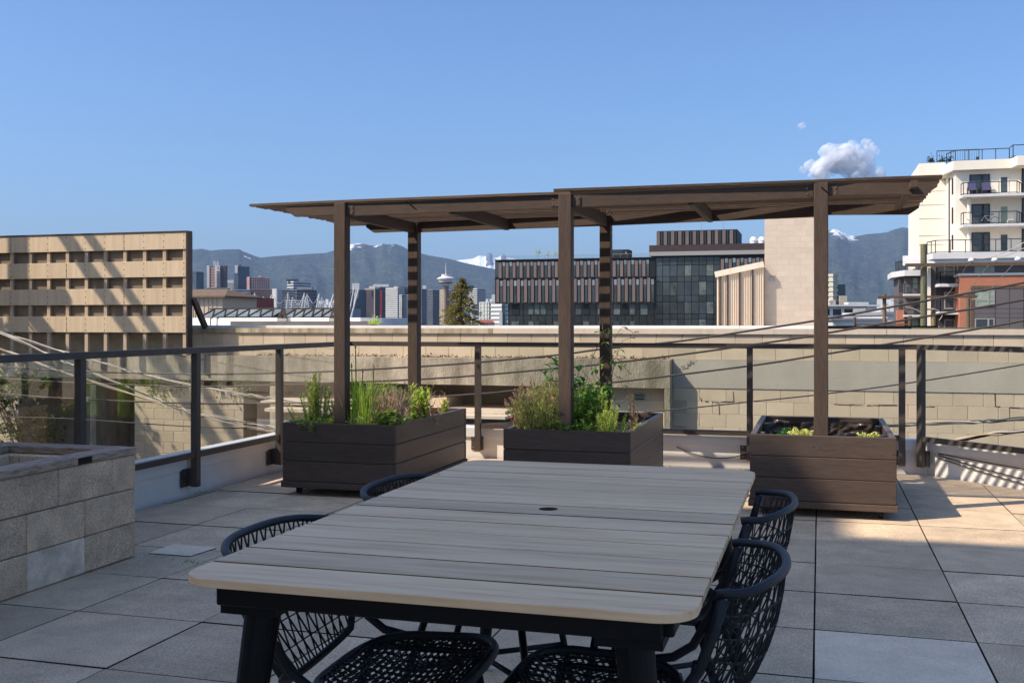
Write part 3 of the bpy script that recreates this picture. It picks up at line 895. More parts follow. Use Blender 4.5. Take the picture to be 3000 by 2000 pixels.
def bushy(name, label, cat, p, n, rad, h, mat, l, w, twig=m_gstem, dense=14):
    t = plant(name, label, cat, p, HG); g = MB(); s = MB()
    for i in range(max(8, n//dense)):
        q = Vector(p) + Vector((rnd.gauss(0, rad*.32), rnd.gauss(0, rad*.32), 0)); tip = Vector(p) + Vector((rnd.gauss(0, rad*.55), rnd.gauss(0, rad*.55), h*rnd.uniform(.5,1)))
        s.tube([q, q.lerp(tip,.5)+rv()*.012, tip], [.0028,.0022,.0014], 4, cap=False)
        for k in range(dense + 6):
            a = q.lerp(tip, rnd.uniform(.15,1)) + rv()*rad*.10
            leaf(g, a, Vector((rnd.uniform(-1,1), rnd.uniform(-1,1), rnd.uniform(-.2,.9))), l*rnd.uniform(.6,1.15), w*rnd.uniform(.7,1.1), up=Vector((rnd.uniform(-.6,.6), rnd.uniform(-.6,.6), 1)))
    s.build('stem', twig, t); g.build('foliage', mat, t); return t
bushy('green_shrublet', 'loose olive green herb behind the dry stalks of the leftmost planter', 'herb', p1(.18, .50), 900, .20, .36, m_broad, .036, .012)
bushy('leafy_herb', 'broad leaved green herb in the front right corner of the leftmost planter', 'herb', p1(.33, .14), 620, .10, .17, m_broad, .045, .028)
bushy('young_mint', 'yellow green mint shoots before the back post of the leftmost planter', 'herb', p1(.34, .72), 620, .12, .30, m_broad_l, .045, .024)
bushy('mint_sprig', 'small green sprig alone near the back edge of the leftmost planter', 'herb', p1(.34, 1.30), 80, .03, .17, m_broad_l, .04, .026)
bushy('bronze_herb', 'small dark reddish herb at the back of the leftmost planter', 'herb', p1(.30, 1.10), 200, .08, .09, m_redl, .038, .024)
bushy('low_herb', 'low green groundcover herb under the tall rosemary', 'herb', p1(-.20, .12), 700, .19, .11, m_broad, .028, .015)
twigs('dry_grass_tuft', 'bare bent twigs leaning over the back right of the leftmost planter', p1(.38, .80), 22, .34, .16, m_dry)
t = plant('straw_litter', 'yellow dry straw lying at the foot of the chives', 'straw', p1(.14, .10), None); g = MB()
for i in range(520):
    q = Vector(p1(rnd.uniform(-.0,.38), rnd.uniform(.05,.30))) + Vector((0,0,rnd.uniform(0.03,.11)))
    needle(g, q, Vector((rnd.uniform(-1,1), rnd.uniform(-1,1), rnd.uniform(-.1,.5))), rnd.uniform(.03,.08), .005)
g.build('straw', m_straw, t); t['kind'] = 'stuff'
# lavender in the middle planter
t = plant('lavender_bush', 'bushy lavender with spent brown flowers at left of the middle post', 'lavender', p2(-.22, .22), HG); g = MB(); s = MB(); tp = MB()
for i in range(330):
    a = rnd.uniform(0, 6.28); rr = rnd.uniform(0, 1)**.6
    q = Vector(p2(-.22, .22)) + Vector((math.cos(a)*rr*.13, math.sin(a)*rr*.13, 0)); hh = rnd.uniform(.24,.42)*(1.05 - .38*rr)
    tip = q + Vector((math.cos(a)*rr*.13 + rnd.gauss(.01,.015), math.sin(a)*rr*.11, hh))
    s.tube([q, q.lerp(tip,.5), tip], [.002,.0016,.001], 4, cap=False)
    for k in range(24):
        f = rnd.uniform(.12,1); b = q.lerp(tip, f); needle(g, b, Vector((rnd.uniform(-1,1), rnd.uniform(-1,1), rnd.uniform(.3,1.5))), rnd.uniform(.022,.040), .0046)
    if rnd.random() < .30:
        d = (tip - q).normalized()
        for k in range(12): needle(tp, tip + d*.0032*k, d*1.2 + rv()*.7, .014, .008)
s.build('stem', m_gstem, t); g.build('foliage', m_lav, t); fh = tp.build('flower_heads', m_lavt, t); fh['kind'] = 'stuff'
t = plant('magenta_bloom', 'single magenta bloom at the left end of the middle planter', 'flower', p2(-.40, .10, .58), HG)
g = MB(); g.lathe([(.002,-.012),(.011,0),(.012,.008),(.004,.018)], p2(-.40,.10,.585), 10); g.build('flower', m_flow, t); MB().tube([p2(-.37,.14,.46), p2(-.395,.11,.575)], .002, 5).build('stem', m_gstem, t)
t = plant('glossy_shrub', 'shrub with large glossy round leaves behind the lavender', 'shrub', p2(-.10, .56), HG); g = MB(); s = MB()
for i in range(20):
    q = Vector(p2(-.10 + rnd.gauss(0,.05), .56 + rnd.gauss(0,.04))); tip = q + Vector((rnd.uniform(-.17,.10), rnd.uniform(-.06,.06), rnd.uniform(.34,.52)))
    s.tube([q, q.lerp(tip,.5)+rv()*.02, tip], [.004,.003,.002], 5, cap=False)
    for k in range(6): leaf(g, q.lerp(tip, rnd.uniform(.55,1)), Vector((rnd.uniform(-1,1), rnd.uniform(-1,.3), rnd.uniform(-.1,.7))), rnd.uniform(.055,.085), rnd.uniform(.04,.055))
s.build('stem', m_gstem, t); g.build('foliage', m_dark, t)
bushy('parsley_clump', 'fresh green parsley right beside the middle pergola post', 'parsley', p2(.085, .28), 1500, .125, .36, m_pars, .034, .024)
bushy('parsley_low', 'low dark parsley at the front edge of the middle planter', 'parsley', p2(.04, .12), 700, .13, .14, m_pars, .030, .020)
rosemary('light green rosemary sprigs in the front right of the middle planter', p2(.25, .19), 36, .15, .25, m_yrose, .036, .09)
rosemary('taller rosemary sprig before the vine post in the middle planter', p2(.15, .46), 9, .05, .36, m_yrose, .034, .04)
rosemary('brownish rosemary tips near the back of the middle planter', p2(.33, .78), 7, .06, .30, m_brose, .032, .05)
twigs('dry_twig_tuft', 'thin dead flower stalks at the far left of the middle planter', p2(-.36, .20), 18, .31, .10, m_lavt)
# vine on the back post
vx, vy = PX[1], BB[1] - PW/2
t = plant('climbing_vine', 'leafy vine climbing the striped back post of the middle planter', 'vine', (vx, vy, .45), HG); s = MB(); g = MB()
for ph, x0, top in ((0, -.06, 1.30), (2, .03, 1.16), (4, -.03, .98)):
    pts = []
    for k in range(26):
        f = k/25; pts.append(Vector((vx + x0 + .05*math.sin(ph + f*9), vy - .02 - .015*math.cos(ph + f*7), .45 + (top-.45)*f)))
    s.tube(pts, .0032, 5)
for k in range(6):
    z = rnd.uniform(.66,1.2); a = Vector((vx + rnd.uniform(-.05,.05), vy-.02, z)); sg = rnd.choice((-1,1))
    pts = [a + Vector((sg*.22*f*rnd.uniform(.8,1), -.04*f, .10*math.sin(f*4 + k))) for f in (0,.2,.4,.6,.8,1)]
    s.tube(pts, .0022, 4)
    for f in (2,3,5): leaf(g, pts[f], Vector((sg, rnd.uniform(-1,1), rnd.uniform(-.8,.4))), .06, .034)
for (dx, z, l) in ((-.01,.70,.10),(.02,.75,.095),(.05,.72,.09),(-.04,.77,.07),(-.07,.88,.075),(.12,.91,.07),(.09,.94,.06),(.0,.92,.06),(.0,1.09,.06),(-.03,1.17,.06),(.03,1.19,.05),(.04,.64,.09),(-.10,.74,.07)):
    for q in range(3): leaf(g, Vector((vx + dx + rnd.uniform(-.02,.02), vy - .03, z)), Vector((rnd.uniform(-1,1), -.7, rnd.uniform(-.9,.3))), l, l*.62)
s.build('stem', m_twig, t); g.build('foliage', m_vine, t)
# sparse growth in the right planter
bushy('yellow_sedum', 'bright yellow green sedum left of the post in the rightmost planter', 'sedum', p3(-.14, .46, .39), 1100, .095, .13, m_sed, .024, .020)
bushy('small_sedum', 'small pale green sedum right of the post in the rightmost planter', 'sedum', p3(.29, .52, .39), 560, .07, .11, m_sed, .021, .016)
bushy('dark_seedling', 'dark green seedling at the left end of the rightmost planter', 'herb', p3(-.31, .48, .38), 60, .04, .09, m_dark, .055, .012)
bushy('dark_seedling', 'dark green narrow leaves right behind the yellow sedum', 'herb', p3(-.23, .60, .38), 60, .04, .12, m_dark, .06, .013)
# weeds in the deck joints
t = thing('joint_weed', 'small tufts of moss and weeds in the paver joints at left', 'weed', (-3.2, 5.0, 0)); g = MB()
for i in range(90):
    x, y = rnd.choice(((-3.15, 4.78), (-3.0, 4.72), (-4.33, 6.75), (-3.35, 4.84)))
    needle(g, Vector((x + rnd.gauss(0,.05), y + rnd.gauss(0,.012), .0)), Vector((rnd.uniform(-1,1), rnd.uniform(-1,1), .5)), rnd.uniform(.008,.022), .004)
g.build('tuft', m_broad, t); t['kind'] = 'stuff'
# ------------------------------------------------------------------ home building behind the camera (unseen, outline trimmed to cast the big shade and admit sky light)
m_home = M('warm bounce facade', (.90,.58,.34), .8, var=.05, scale=1)  # warm tint picked to bounce reddish light onto the shaded deck
m_glaz = M('dark window glass', (.02,.024,.028), .06, var=.2, scale=.5, spec=.6)
hb = thing('home_building', 'unseen block behind the deck, shaped to shade the table, facade tinted for bounce', 'building', (0, -3, -4))
HH = 13.58
MB().box(-10.67, -6.4, -9, -1.0, -4, HH).build('wall', m_home, hb)
MB().box(-6.395, -3.9, -9, -1.0, -4, 9.5).build('wall', m_home, hb)  # lower and cut short so more sky light reaches the deck
MB().box(-19, -10.67, -9, -.18, -4, HH).build('wing', m_home, hb)
for x in (-8.5, -4.5):
    for z in (.1, 3.3, 6.5, 9.7):
        f = MB().box(x-1.1, x+1.1, -1.0, -.985, z, z+2.2).build('window', m_glaz, hb)

# ------------------------------------------------------------------ neighbouring warehouse: beige block wall
m_cmu  = M('beige painted block', (.63,.495,.335), .85, var=.08, scale=1.6, rand=.05, bump=.6, bscale=70, speck=.05, sscale=60, big=.06, bdist=.006)
m_mort = M('painted mortar', (.48,.385,.27), .9, var=.15, scale=6)
m_band = M('grey beige band', (.485,.425,.33), .85, var=.06, scale=2, bump=.6, bscale=45, big=.08, bdist=.008)
m_conc = M('stained old concrete', (.22,.185,.125), .9, scale=1.6, stretch=(1.6,1.6,.5), col2=(.56,.465,.335), bump=.9, bscale=28, speck=.12, sscale=50, big=.25, bdist=.012)
m_capf = M('beige cap flashing', (.60,.48,.34), .6, scale=3, stretch=(2.5,1,.25), col2=(.70,.57,.43), big=.06, edge=(.25,.5))
m_capd = M('stained cap flashing', (.30,.23,.13), .7, scale=2.2, stretch=(2.5,1,.4), col2=(.56,.45,.31), big=.15, edge=(.35,.6))
m_rooff= M('white roof membrane', (.78,.76,.71), .8, var=.06, scale=.6, big=.06)
m_dkstl= M('brown steel', (.055,.036,.026), .6, var=.25, scale=8)
m_debris = M('leaf litter', (.10,.055,.03), .95, var=.6, scale=30)
m_moss = M('moss', (.06,.065,.02), .95, var=.5, scale=20)
m_recess = M('grey brown recess wall', (.34,.29,.23), .9, var=.15, scale=2, big=.1)  # darker than the block wall in front
WB = 16.5
wh = thing('block_warehouse', 'long beige painted block warehouse wall across the lane', 'building', (-2, 18, -4))
XE = xa(1963, WB - .27)                     # right end of the protruding concrete beam
RB = 17.25
MB().box(XE, 13, WB + .004, 45, -4, 1.03).build('core_wall', m_mort, wh)
MB().box(-34, XE - .002, WB + .004, 45, .2315, 1.03).build('core_wall', m_mort, wh)
MB().box(-34, XE - .002, RB, 45, -4, .2305).build('recess_wall', m_recess, wh)
MB().box(-34, 13, WB + .25, 45, 1.034, 1.060).build('roof_membrane', m_rooff, wh)
cmu = MB().cbox(-.1975, .1975, 0, .05, -.0975, .0975, .004).mesh('block', m_cmu)
cmu2 = MB().cbox(-.1985, .1985, 0, .05, -.0987, .0987, .0025).mesh('block', m_cmu)
BL = .4064; CHh = .2
def course(parent, x0, x1, z, off, y=WB, me=cmu2):
    x = x0 + off
    while x < x1:
        inst('block', me, parent, (x, y - .0005*random.random(), z)); x += BL
zt2 = 1.07
course(wh, -11.2, 6.4, .97, .0); course(wh, -11.0, 6.4, .77, .0)
z = .13
for k in range(4):
    course(wh, XE + .22, 6.4, z - .2*k, .2 if k % 2 else 0, me=cmu2 if k != 1 else cmu)
MB().box(XE + .01, 13, WB - .012, WB + .003, .232, .668).build('smooth_band', m_band, wh)
# cap flashing in lengths
xs = [-16, -13, -9.6, xa(1445, WB), xa(2597, WB), 13]
for k in range(len(xs) - 1):
    MB().box(xs[k] + .003, xs[k+1] - .003, WB - .032, WB + .26, 1.068, 1.150).build('cap_flashing', m_capd if k in (1, 2) else m_capf, wh)
MB().box(-16, 13, WB - .014, WB + .26, 1.0655, 1.0675).build('drip_edge', m_dkstl, wh)
# white curb and dark curb behind
wl = xa(2410, WB + .5)
for (a, b) in ((-16, -6.4), (-6.394, -1.2), (-1.194, 1.7), (1.706, wl)):
    MB().box(a, b, WB + .27, WB + .62, 1.06, 1.197).build('roof_curb', m_rooff, wh)
MB().box(wl + .01, xa(2668, WB+.3), WB + .262, WB + .5, 1.06, 1.185).build('dark_curb', m_steel, wh)
MB().box(xa(2668, WB+.3) + .01, 13, WB + .262, WB + .5, 1.06, 1.175).build('mossy_curb', M('mossy flashing', (.10,.10,.06), .9, var=.3, scale=4), wh)
# protruding concrete beam with ledge, pilasters, infill
LB = WB - .27
MB().box(-34, XE, LB, WB + .003, .232, .668).build('concrete_beam', m_conc, wh)
MB().box(XE - .09, XE - .001, LB + .004, WB + .4, -4, .2312).build('pilaster', m_conc, wh)
g = MB(); rr = random.Random(3)
for i in range(2600):
    x = rr.uniform(-9.5, XE); dens = .5 + .5*mnoise.noise(Vector((x*1.7, 0, 5)))
    if rr.random() > dens: continue
    y = WB - abs(rr.gauss(0, .06)) - .004; l = rr.uniform(.01, .03)
    p = Vector((x, y, .670 + abs(rr.gauss(0, .014)))); d = Vector((rr.uniform(-1,1), rr.uniform(-1,1), rr.uniform(-.3,.6))).normalized(); s_ = d.cross(Vector((rr.uniform(-1,1), rr.uniform(-1,1), 1))).normalized()
    g.add([p, p + d*l + s_*l*.4, p + d*l*1.8, p + d*l - s_*l*.4], [(0,1,2,3)])
g.build('leaf_litter', m_debris, wh)['kind'] = 'stuff'
def lower_block(x0, x1, ztop, y):
    MB().box(x0, x1, y + .004, RB - .002, -4, ztop).build('infill_wall', m_mort, wh)
    zz = ztop - .1; k = 0
    while zz > -1.6:
        x = x0; first = BL/2 if k % 2 else BL
        while x < x1 - .02:
            w = min(first, x1 - x); first = BL
            me = cmu_w.get(round(w, 3))
            if me is None:
                me = cmu_w[round(w, 3)] = MB().cbox(-w/2 + .0035, w/2 - .0035, 0, .05, -.0965, .0965, .004).mesh('block', m_cmu)
            inst('block', me, wh, (x + w/2, y, zz)); x += w
        zz -= .2; k += 1
cmu_w = {}
lower_block(xa(392, LB), xa(712, LB), .115, LB + .02)
lower_block(xa(1236, LB), xa(1303, LB), .02, LB + .10)
lower_block(xa(1530, LB), XE - .10, .2305, WB - .06)
lower_block(xa(-160, LB), xa(52, LB), .06, LB + .02)
# cracks and chips in the painted masonry
cr_ = MB(); rk = random.Random(12)
for (pts_) in ([(2640,1146),(2720,1147),(2790,1148),(2860,1150),(2910,1151)], [(2440,1140),(2462,1143),(2490,1144)], [(2052,1162),(2056,1176),(2106,1178),(2108,1214)], [(2148,1146),(2150,1176),(2110,1178)], [(2430,1184),(2470,1185),(2540,1187),(2628,1187)], [(2700,1190),(2738,1191)], [(2915,1152),(2916,1190),(2958,1193),(3000,1196)], [(2957,1194),(2958,1232)]):
    P_ = [on_b(px, py, WB - .002) for px, py in pts_]
    for p_, q_ in zip(P_[:-1], P_[1:]):
        n_ = max(2, int((q_-p_).length/.05))
        for k_ in range(n_):
            if rk.random() < .25: continue
            a_ = p_.lerp(q_, k_/n_); b_ = p_.lerp(q_, (k_+1)/n_); w_ = rk.uniform(.005, .014)
            cr_.bar(a_ + Vector((0,0,rk.uniform(-.004,.004))), b_ + Vector((0,0,rk.uniform(-.004,.004))), .004, w_, up=(0,0,1) if abs(b_.x-a_.x) > abs(b_.z-a_.z) else (1,0,0))
cr_.build('cracks', m_dkstl, wh)['kind'] = 'stuff'
ch_ = MB()
for (px, py, r__) in ((2020,1068,.10),(2010,1075,.06),(2030,1062,.05)):
    c_ = on_b(px, py, WB - .012); ch_.lathe([(r__*.4, -.004), (r__*.2, .0)], (0,0,0), 3) if False else None
    for k_ in range(9):
        d_ = Vector((rk.uniform(-1,1)*r__, 0, rk.uniform(-.6,.6)*r__)); ch_.bar(c_ + d_, c_ + d_ + Vector((rk.uniform(-.05,.05), 0, rk.uniform(-.03,.03))), .006, rk.uniform(.008,.02), up=(0,1,0))
ch_.build('chipped_plaster', m_conc, wh)['kind'] = 'stuff'
# recess details: window with sill, pilasters, ledges of the loading bay
m_wfr = M('grey window frame', (.33,.31,.28), .6, var=.06, scale=4)
def wwin(x0, x1, z0, z1, y, parent=wh, mf=None, mp=None):
    fr = MB(); w = .05
    fr.box(x0 - w, x1 + w, y - .06, y, z1, z1 + w).box(x0 - w, x1 + w, y - .075, y, z0 - w*1.3, z0 - .001).box(x0 - w, x0, y - .06, y, z0, z1 - .001).box(x1, x1 + w, y - .06, y, z0, z1 - .001)
    f = fr.build('window', mf or m_wfr, parent)
    MB().box(x0 + .001, x1 - .001, y - .03, y - .02, z0 + .001, z1 - .001).build('pane', mp or m_glaz, f)
    return f
wy = RB - .001
f = wwin(xa(268, RB), xa(360, RB), zb(310, 1304, RB), zb(310, 1198, RB), wy)
zz_ = zb(310, 1252, RB); MB().box(xa(268, RB) + .002, xa(360, RB) - .002, wy - .055, wy - .031, zz_ - .03, zz_ + .03).build('transom', m_wfr, f)
for (a, b) in ((260, 278), (788, 812), (1070, 1090)):
    MB().box(xa(a, LB), xa(b, LB), LB + .03, RB - .001, -4, .2300).build('pilaster', m_conc, wh)
MB().lathe([(.01, 0), (.06, .05), (.075, .1)], (xa(279, WB-.1), WB - .12, zb(279, 1192, WB)), 12).build('wall_lamp', m_rooff, wh)
MB().box(xa(258, WB-.2), xa(272, WB-.2), LB - .06, LB + .03, zb(265, 1174, WB-.2), zb(265, 1161, WB-.2)).build('sign_box', m_rooff, wh)
MB().box(xa(1858, WB), xa(1892, WB), WB - .075, WB - .0565, zb(1875, 1172, WB), zb(1875, 1150, WB)).build('vent_grille', m_wfr, wh)
for zz in (.0, .05): MB().box(xa(1862, WB), xa(1888, WB), WB - .085, WB - .0755, zb(1875, 1168, WB) + zz, zb(1875, 1165, WB) + zz).build('vent_slat', m_dkstl, wh)
# loading ledges (pale concrete steps in the bay)
for (a, b, y0, y1, yy) in ((763, 1000, 1176, 1186, 15.6), (775, 1000, 1198, 1208, 15.3), (812, 1480, 1196, 1204, 15.9), (1000, 1480, 1214, 1222, 15.5)):
    MB().box(xa(a, yy), xa(b, yy), yy, RB - .003, zb((a+b)/2, y1, yy), zb((a+b)/2, y0, yy)).build('concrete_ledge', m_capf, wh)
# small ferns hanging below the beam
tf = thing('hanging_weeds', 'green weeds hanging from the underside of the concrete beam', 'weeds', (-9.5, LB, .2)); g = MB()
for i in range(900):
    c = rr.choice((445, 470, 505, 530, 640, 690, 730, 1130, 1160)); p = Vector((xa(c + rr.gauss(0, 9), LB), LB + rr.uniform(-.05,.1), .23 - abs(rr.gauss(0, .13))))
    leaf(g, p, Vector((rr.uniform(-1,1), rr.uniform(-1,.2), rr.uniform(-1,.4))), rr.uniform(.04,.11), rr.uniform(.015,.03))
g.build('foliage', leafm('weed leaf', (.12,.18,.04), .35), tf); tf['kind'] = 'stuff'

# ------------------------------------------------------------------ lattice screen on the ledge
SY = 16.02
sc_ = thing('lattice_screen', 'beige board lattice screen with rows of square openings', 'screen', (-12.5, SY, .67))
m_board = M('beige screen board', (.60,.445,.275), .85, scale=3, stretch=(22,22,1.2), col2=(.70,.53,.345), rand=.05, bump=.4, bscale=20, big=.10, edge=(.2,.6))
m_stud  = M('beige screen stud', (.52,.385,.25), .85, var=.1, scale=5, stretch=(6,6,1), rand=.06)
m_back = M('shade dark back board', (.25,.19,.125), .9, var=.15, scale=4)  # darker than the front boards, paints shade into the openings
X1s = xa(545, SY); X0s = X1s - BL*15.5
zr = [(2.53, 2.823), (2.047, 2.329), (1.562, 1.850), (1.070, 1.359)]
step = BL
studx = []
x = X1s - .045
while x > X0s:
    studx.append(x); x -= step
for r_, (z0, z1) in enumerate(zr):
    off = [3, 1.5, 3, 3][r_] if False else [3, 6, 3, 6][r_]
    e = [X1s]; k = off
    while k < len(studx): e.append(studx[k]); k += 6
    e.append(X0s)
    for i in range(len(e)-1):
        MB().cbox(e[i+1] + .003, e[i] - .003, SY, SY + .022, z0, z1, .003).build('board', m_board, sc_)
for x in studx:
    MB().cbox(x - .036, x + .036, SY + .0225, SY + .078, .672, 2.815, .003).build('stud', m_stud, sc_)
for i in range(3):
    xx0 = X0s + (X1s - X0s)*i/3; xx1 = X0s + (X1s - X0s)*(i+1)/3
    MB().box(xx0 + .002, xx1 - .002, SY + .080, SY + .096, 1.02, 2.815).build('back_board', m_back, sc_)
MB().box(X0s, X1s + .03, SY - .012, SY + .145, 2.827, 2.850).build('top_cap', m_dkstl, sc_)
MB().box(X1s + .004, X1s + .034, SY - .012, SY + .145, .672, 2.826).build('edge_channel', m_dkstl, sc_)
nail = MB().tube([(0, -.0035, 0), (0, .002, 0)], .009, 6).mesh('nail', m_dkstl)
for x in studx[:11]:
    for (z0, z1) in zr:
        for zz in (z0 + .04, (z0+z1)/2, z1 - .04): inst('nail', nail, sc_, (x, SY, zz))
MB().bar((X1s + .045, SY + .16, 1.66), (X1s + .09, SY + .46, 1.155), .07, .09).build('brace', m_dkstl, sc_)

# ------------------------------------------------------------------ roof-top things on the warehouse
TWB = 38.0
tw = thing('stair_tower', 'plain beige block stair tower rising behind the warehouse wall', 'building', (xa(2320, TWB), TWB + 2, 1))
tx0, tx1 = xa(2240, TWB), xa(2412, TWB); tz1 = zb(2320, 632, TWB)
m_cmu_t = M('beige tower block', (.51,.41,.31), .85, var=.05, scale=1.5, rand=.012, bump=.2, bscale=30, big=.05)
MB().box(tx0, tx1, TWB + .004, TWB + 5, 1.06, tz1).build('core_wall', m_mort, tw)
cm_t = MB().cbox(-.2005, .2005, 0, .05, -.0990, .0990, .003).mesh('block', m_cmu_t)
zz = 1.16; k = 0
while zz < tz1 - .05:
    x = tx0 + .2 + (0 if k % 2 else .2)
    if k % 2 == 0: inst('block', cm_t, tw, (tx0 + .1, TWB, zz), scale=(.5,1,1))
    while x < tx1 - .1:
        inst('block', cm_t, tw, (x, TWB, zz)); x += BL
    zz += .2; k += 1
MB().box(xa(2256, TWB), xa(2267, TWB), TWB - .07, TWB, zb(2261, 824, TWB), zb(2261, 811, TWB)).build('junction_box', m_wfr, tw)
LW = TWB - .3
ln = thing('metal_lean_to', 'beige corrugated metal lean-to with sloping top beside the block tower', 'shed', (xa(2170, LW), LW + 1, 1))
m_corr = M('beige corrugated sheet', (.60,.475,.345), .55, var=.04, scale=3, spec=.4, stretch=(4,4,.3))
lx0, lx1 = xa(2100, LW), tx0 - .01
zl0, zl1 = zb(2100, 806, LW), zb(2240, 778, LW)
nc = 84; prof = []
for i in range(nc+1):
    x = lx0 + (lx1-lx0)*i/nc; y = LW + (.0 if (i//2) % 2 else .03)
    prof.append((x, y))
vs = []; 
for (x, y) in prof:
    zt_ = zl0 + (zl1 - zl0)*(x - lx0)/(lx1-lx0)
    vs += [(x, y, 1.06), (x, y, zt_)]
g = MB(); g.add(vs, [(2*i, 2*i+2, 2*i+3, 2*i+1) for i in range(nc)]); g.build('sheet', m_corr, ln)
MB().add([(lx0, LW+.04, 1.06),(lx1, LW+.04, 1.06),(lx1, LW+.04, zl1-.01),(lx0, LW+.04, zl0-.01),(lx0, LW+3, 1.06),(lx1, LW+3, 1.06),(lx1, LW+3, zl1-.01),(lx0, LW+3, zl0-.01)], [(0,1,2,3),(7,6,5,4),(0,3,7,4),(1,5,6,2),(3,2,6,7)]).build('side_wall', m_corr, ln)
for px in (2110, 2131, 2168, 2204):
    x = xa(px, LW); zt_ = zl0 + (zl1-zl0)*(x-lx0)/(lx1-lx0)
    MB().box(x - .022, x + .022, LW - .06, LW + .01, 1.06, zt_ - .05).build('seam', m_dkstl, ln)
MB().bar((lx0 - .06, LW - .03, zl0 + .02), (lx1, LW - .03, zl1 + .05), .14, .20).build('fascia', m_capf, ln)
# skylight ridge
SKB = 44
sk = thing('skylight_row', 'row of triangular glass roof skylights in dark frames', 'skylight', (xa(800, SKB), SKB + 1, 1.3))
def sk_run(p0, p1, n, py0=904, py1=927):
    x0, x1 = xa(p0, SKB), xa(p1, SKB); z1 = zb((p0+p1)/2, py0, SKB); z0 = zb((p0+p1)/2, py1, SKB); dx = (x1-x0)/n
    ms = M('skylight glass', (.20,.23,.22), .12, var=.35, scale=1.5, spec=.7, obj=False)
    dy = .7
    for i in range(n):
        a = x0 + dx*i; b = a + dx; m = a + dx*.5
        w = MB(); w.add([(a - dx*.5, SKB, z0), (a + dx*.5, SKB, z0), (a, SKB + dy, z1)], [(0,1,2)]); w.build('glass_pane', ms, sk)
        w = MB(); w.add([(a + dx*.5, SKB, z0), (b, SKB + dy, z1), (a, SKB + dy, z1)], [(0,1,2)]); w.build('glass_pane', ms, sk)
        f = MB(); f.bar((m - dx*.5 - dx*.5, SKB - .03, z0), (a, SKB + dy - .03, z1), .06, .06).bar((a + dx*.5, SKB - .03, z0), (a, SKB + dy - .03, z1), .045, .05)
        f.build('glazing_bar', m_dkstl, sk)
    MB().bar((x0 - dx*.5, SKB + dy, z1 + .02), (x1, SKB + dy, z1 + .02), .1, .06).build('ridge_bar', m_dkstl, sk)
    MB().box(x0 - dx*.5, x1, SKB - .12, SKB + .02, z0 - .17, z0 - .02).build('sill_bar', m_dkstl, sk)
    MB().box(x0 - dx*.5, x1, SKB + dy + .03, SKB + dy + .10, 1.06, z1 - .02).build('back_wall', m_wfr, sk)
sk_run(606, 815, 6); sk_run(846, 984, 5)
for p in (828, 980):
    x = xa(p, SKB - 1); z0 = zb(p, 932, SKB-1); z1 = zb(p, 903, SKB-1)
    MB().bar((x - .22, SKB - 1, z0), (x, SKB - 1, z1), .06, .06).bar((x + .22, SKB - 1, z0), (x, SKB - 1, z1), .06, .06).box(x - .2, x + .2, SKB - 1.02, SKB - .98, z0, z0 + .12).box(x-.03, x+.03, SKB-1.02, SKB-.98, z0, z1-.1).build('gable_end', m_dkstl, sk)
    MB().box(x - .23, x + .23, SKB - 1.1, SKB - .13, 1.06, z0 - .002).build('gable_curb', m_wfr, sk)
MB().box(xa(582, SKB), xa(1080, SKB), SKB - .9, SKB + 6, 1.06, zb(800, 931, SKB)).build('white_upstand', m_rooff, sk)
cb_ = thing('roof_duct', 'long dark grey roof duct running in front of the skylights', 'duct', (xa(880, 34), 34, 1.06))
MB().box(xa(675, 34), xa(1082, 34), 34, 34.8, 1.065, zb(880, 941, 34)).build('duct_body', M('dark grey membrane', (.12,.105,.09), .8, var=.15, scale=2), cb_)
for p in (617, 636):
    v_ = thing('roof_vent', 'tiny roof vent pipe on the white roof, %s' % ('left one' if p == 617 else 'right one'), 'vent', (xa(p, 38), 38, 1.06))
    MB().tube([(xa(p, 38), 38, 1.06), (xa(p, 38), 38, zb(p, 932, 38))], .02, 8).tube([(xa(p, 38), 38, zb(p, 932, 38)), (xa(p, 38)+.08, 38, zb(p, 932, 38)+.0)], .025, 8).build('pipe', m_steel, v_)
SHB = 56
sh = thing('roof_shed', 'beige panelled shed with brown shingled roof behind the lattice screen', 'shed', (xa(600, SHB), SHB, 1))
x0, x1 = xa(500, SHB), xa(652, SHB); zt_ = zb(600, 866, SHB)
MB().box(x0, x1, SHB, SHB + 4, 1.0, zt_).build('wall', m_corr, sh)
for p in (566, 572, 584, 597, 610, 622, 635): MB().box(xa(p, SHB)-.02, xa(p, SHB)+.02, SHB - .03, SHB, 1.06, zt_).build('batten', m_stud, sh)
MB().add([(x0-.2, SHB-.3, zt_-.02),(x1+.35, SHB-.3, zt_-.02),(x1-.6, SHB+1.6, zt_+.45),(x0-.2, SHB+1.6, zt_+.45),(x1+.35, SHB+4.2, zt_-.02),(x0-.2, SHB+4.2, zt_-.02),(x0-.2, SHB-.3, zt_-.12),(x1+.35, SHB-.3, zt_-.12),(x1+.35, SHB+4.2, zt_-.12)],
         [(0,1,2,3),(1,4,2),(3,2,4,5),(6,7,1,0),(7,8,4,1)]).build('roof', M('brown shingles', (.17,.115,.075), .9, var=.25, scale=6, stretch=(1,4,4)), sh)
rw = thing('red_wall_block', 'low red clad building end beside the beige shed', 'building', (xa(660, 60), 61, -4))
MB().box(xa(652, 60), xa(667, 60), 60, 66, -4, zb(660, 868, 60)).build('wall', M('red cladding', (.33,.10,.075), .8, var=.15, scale=3, stretch=(.5,.5,6)), rw)

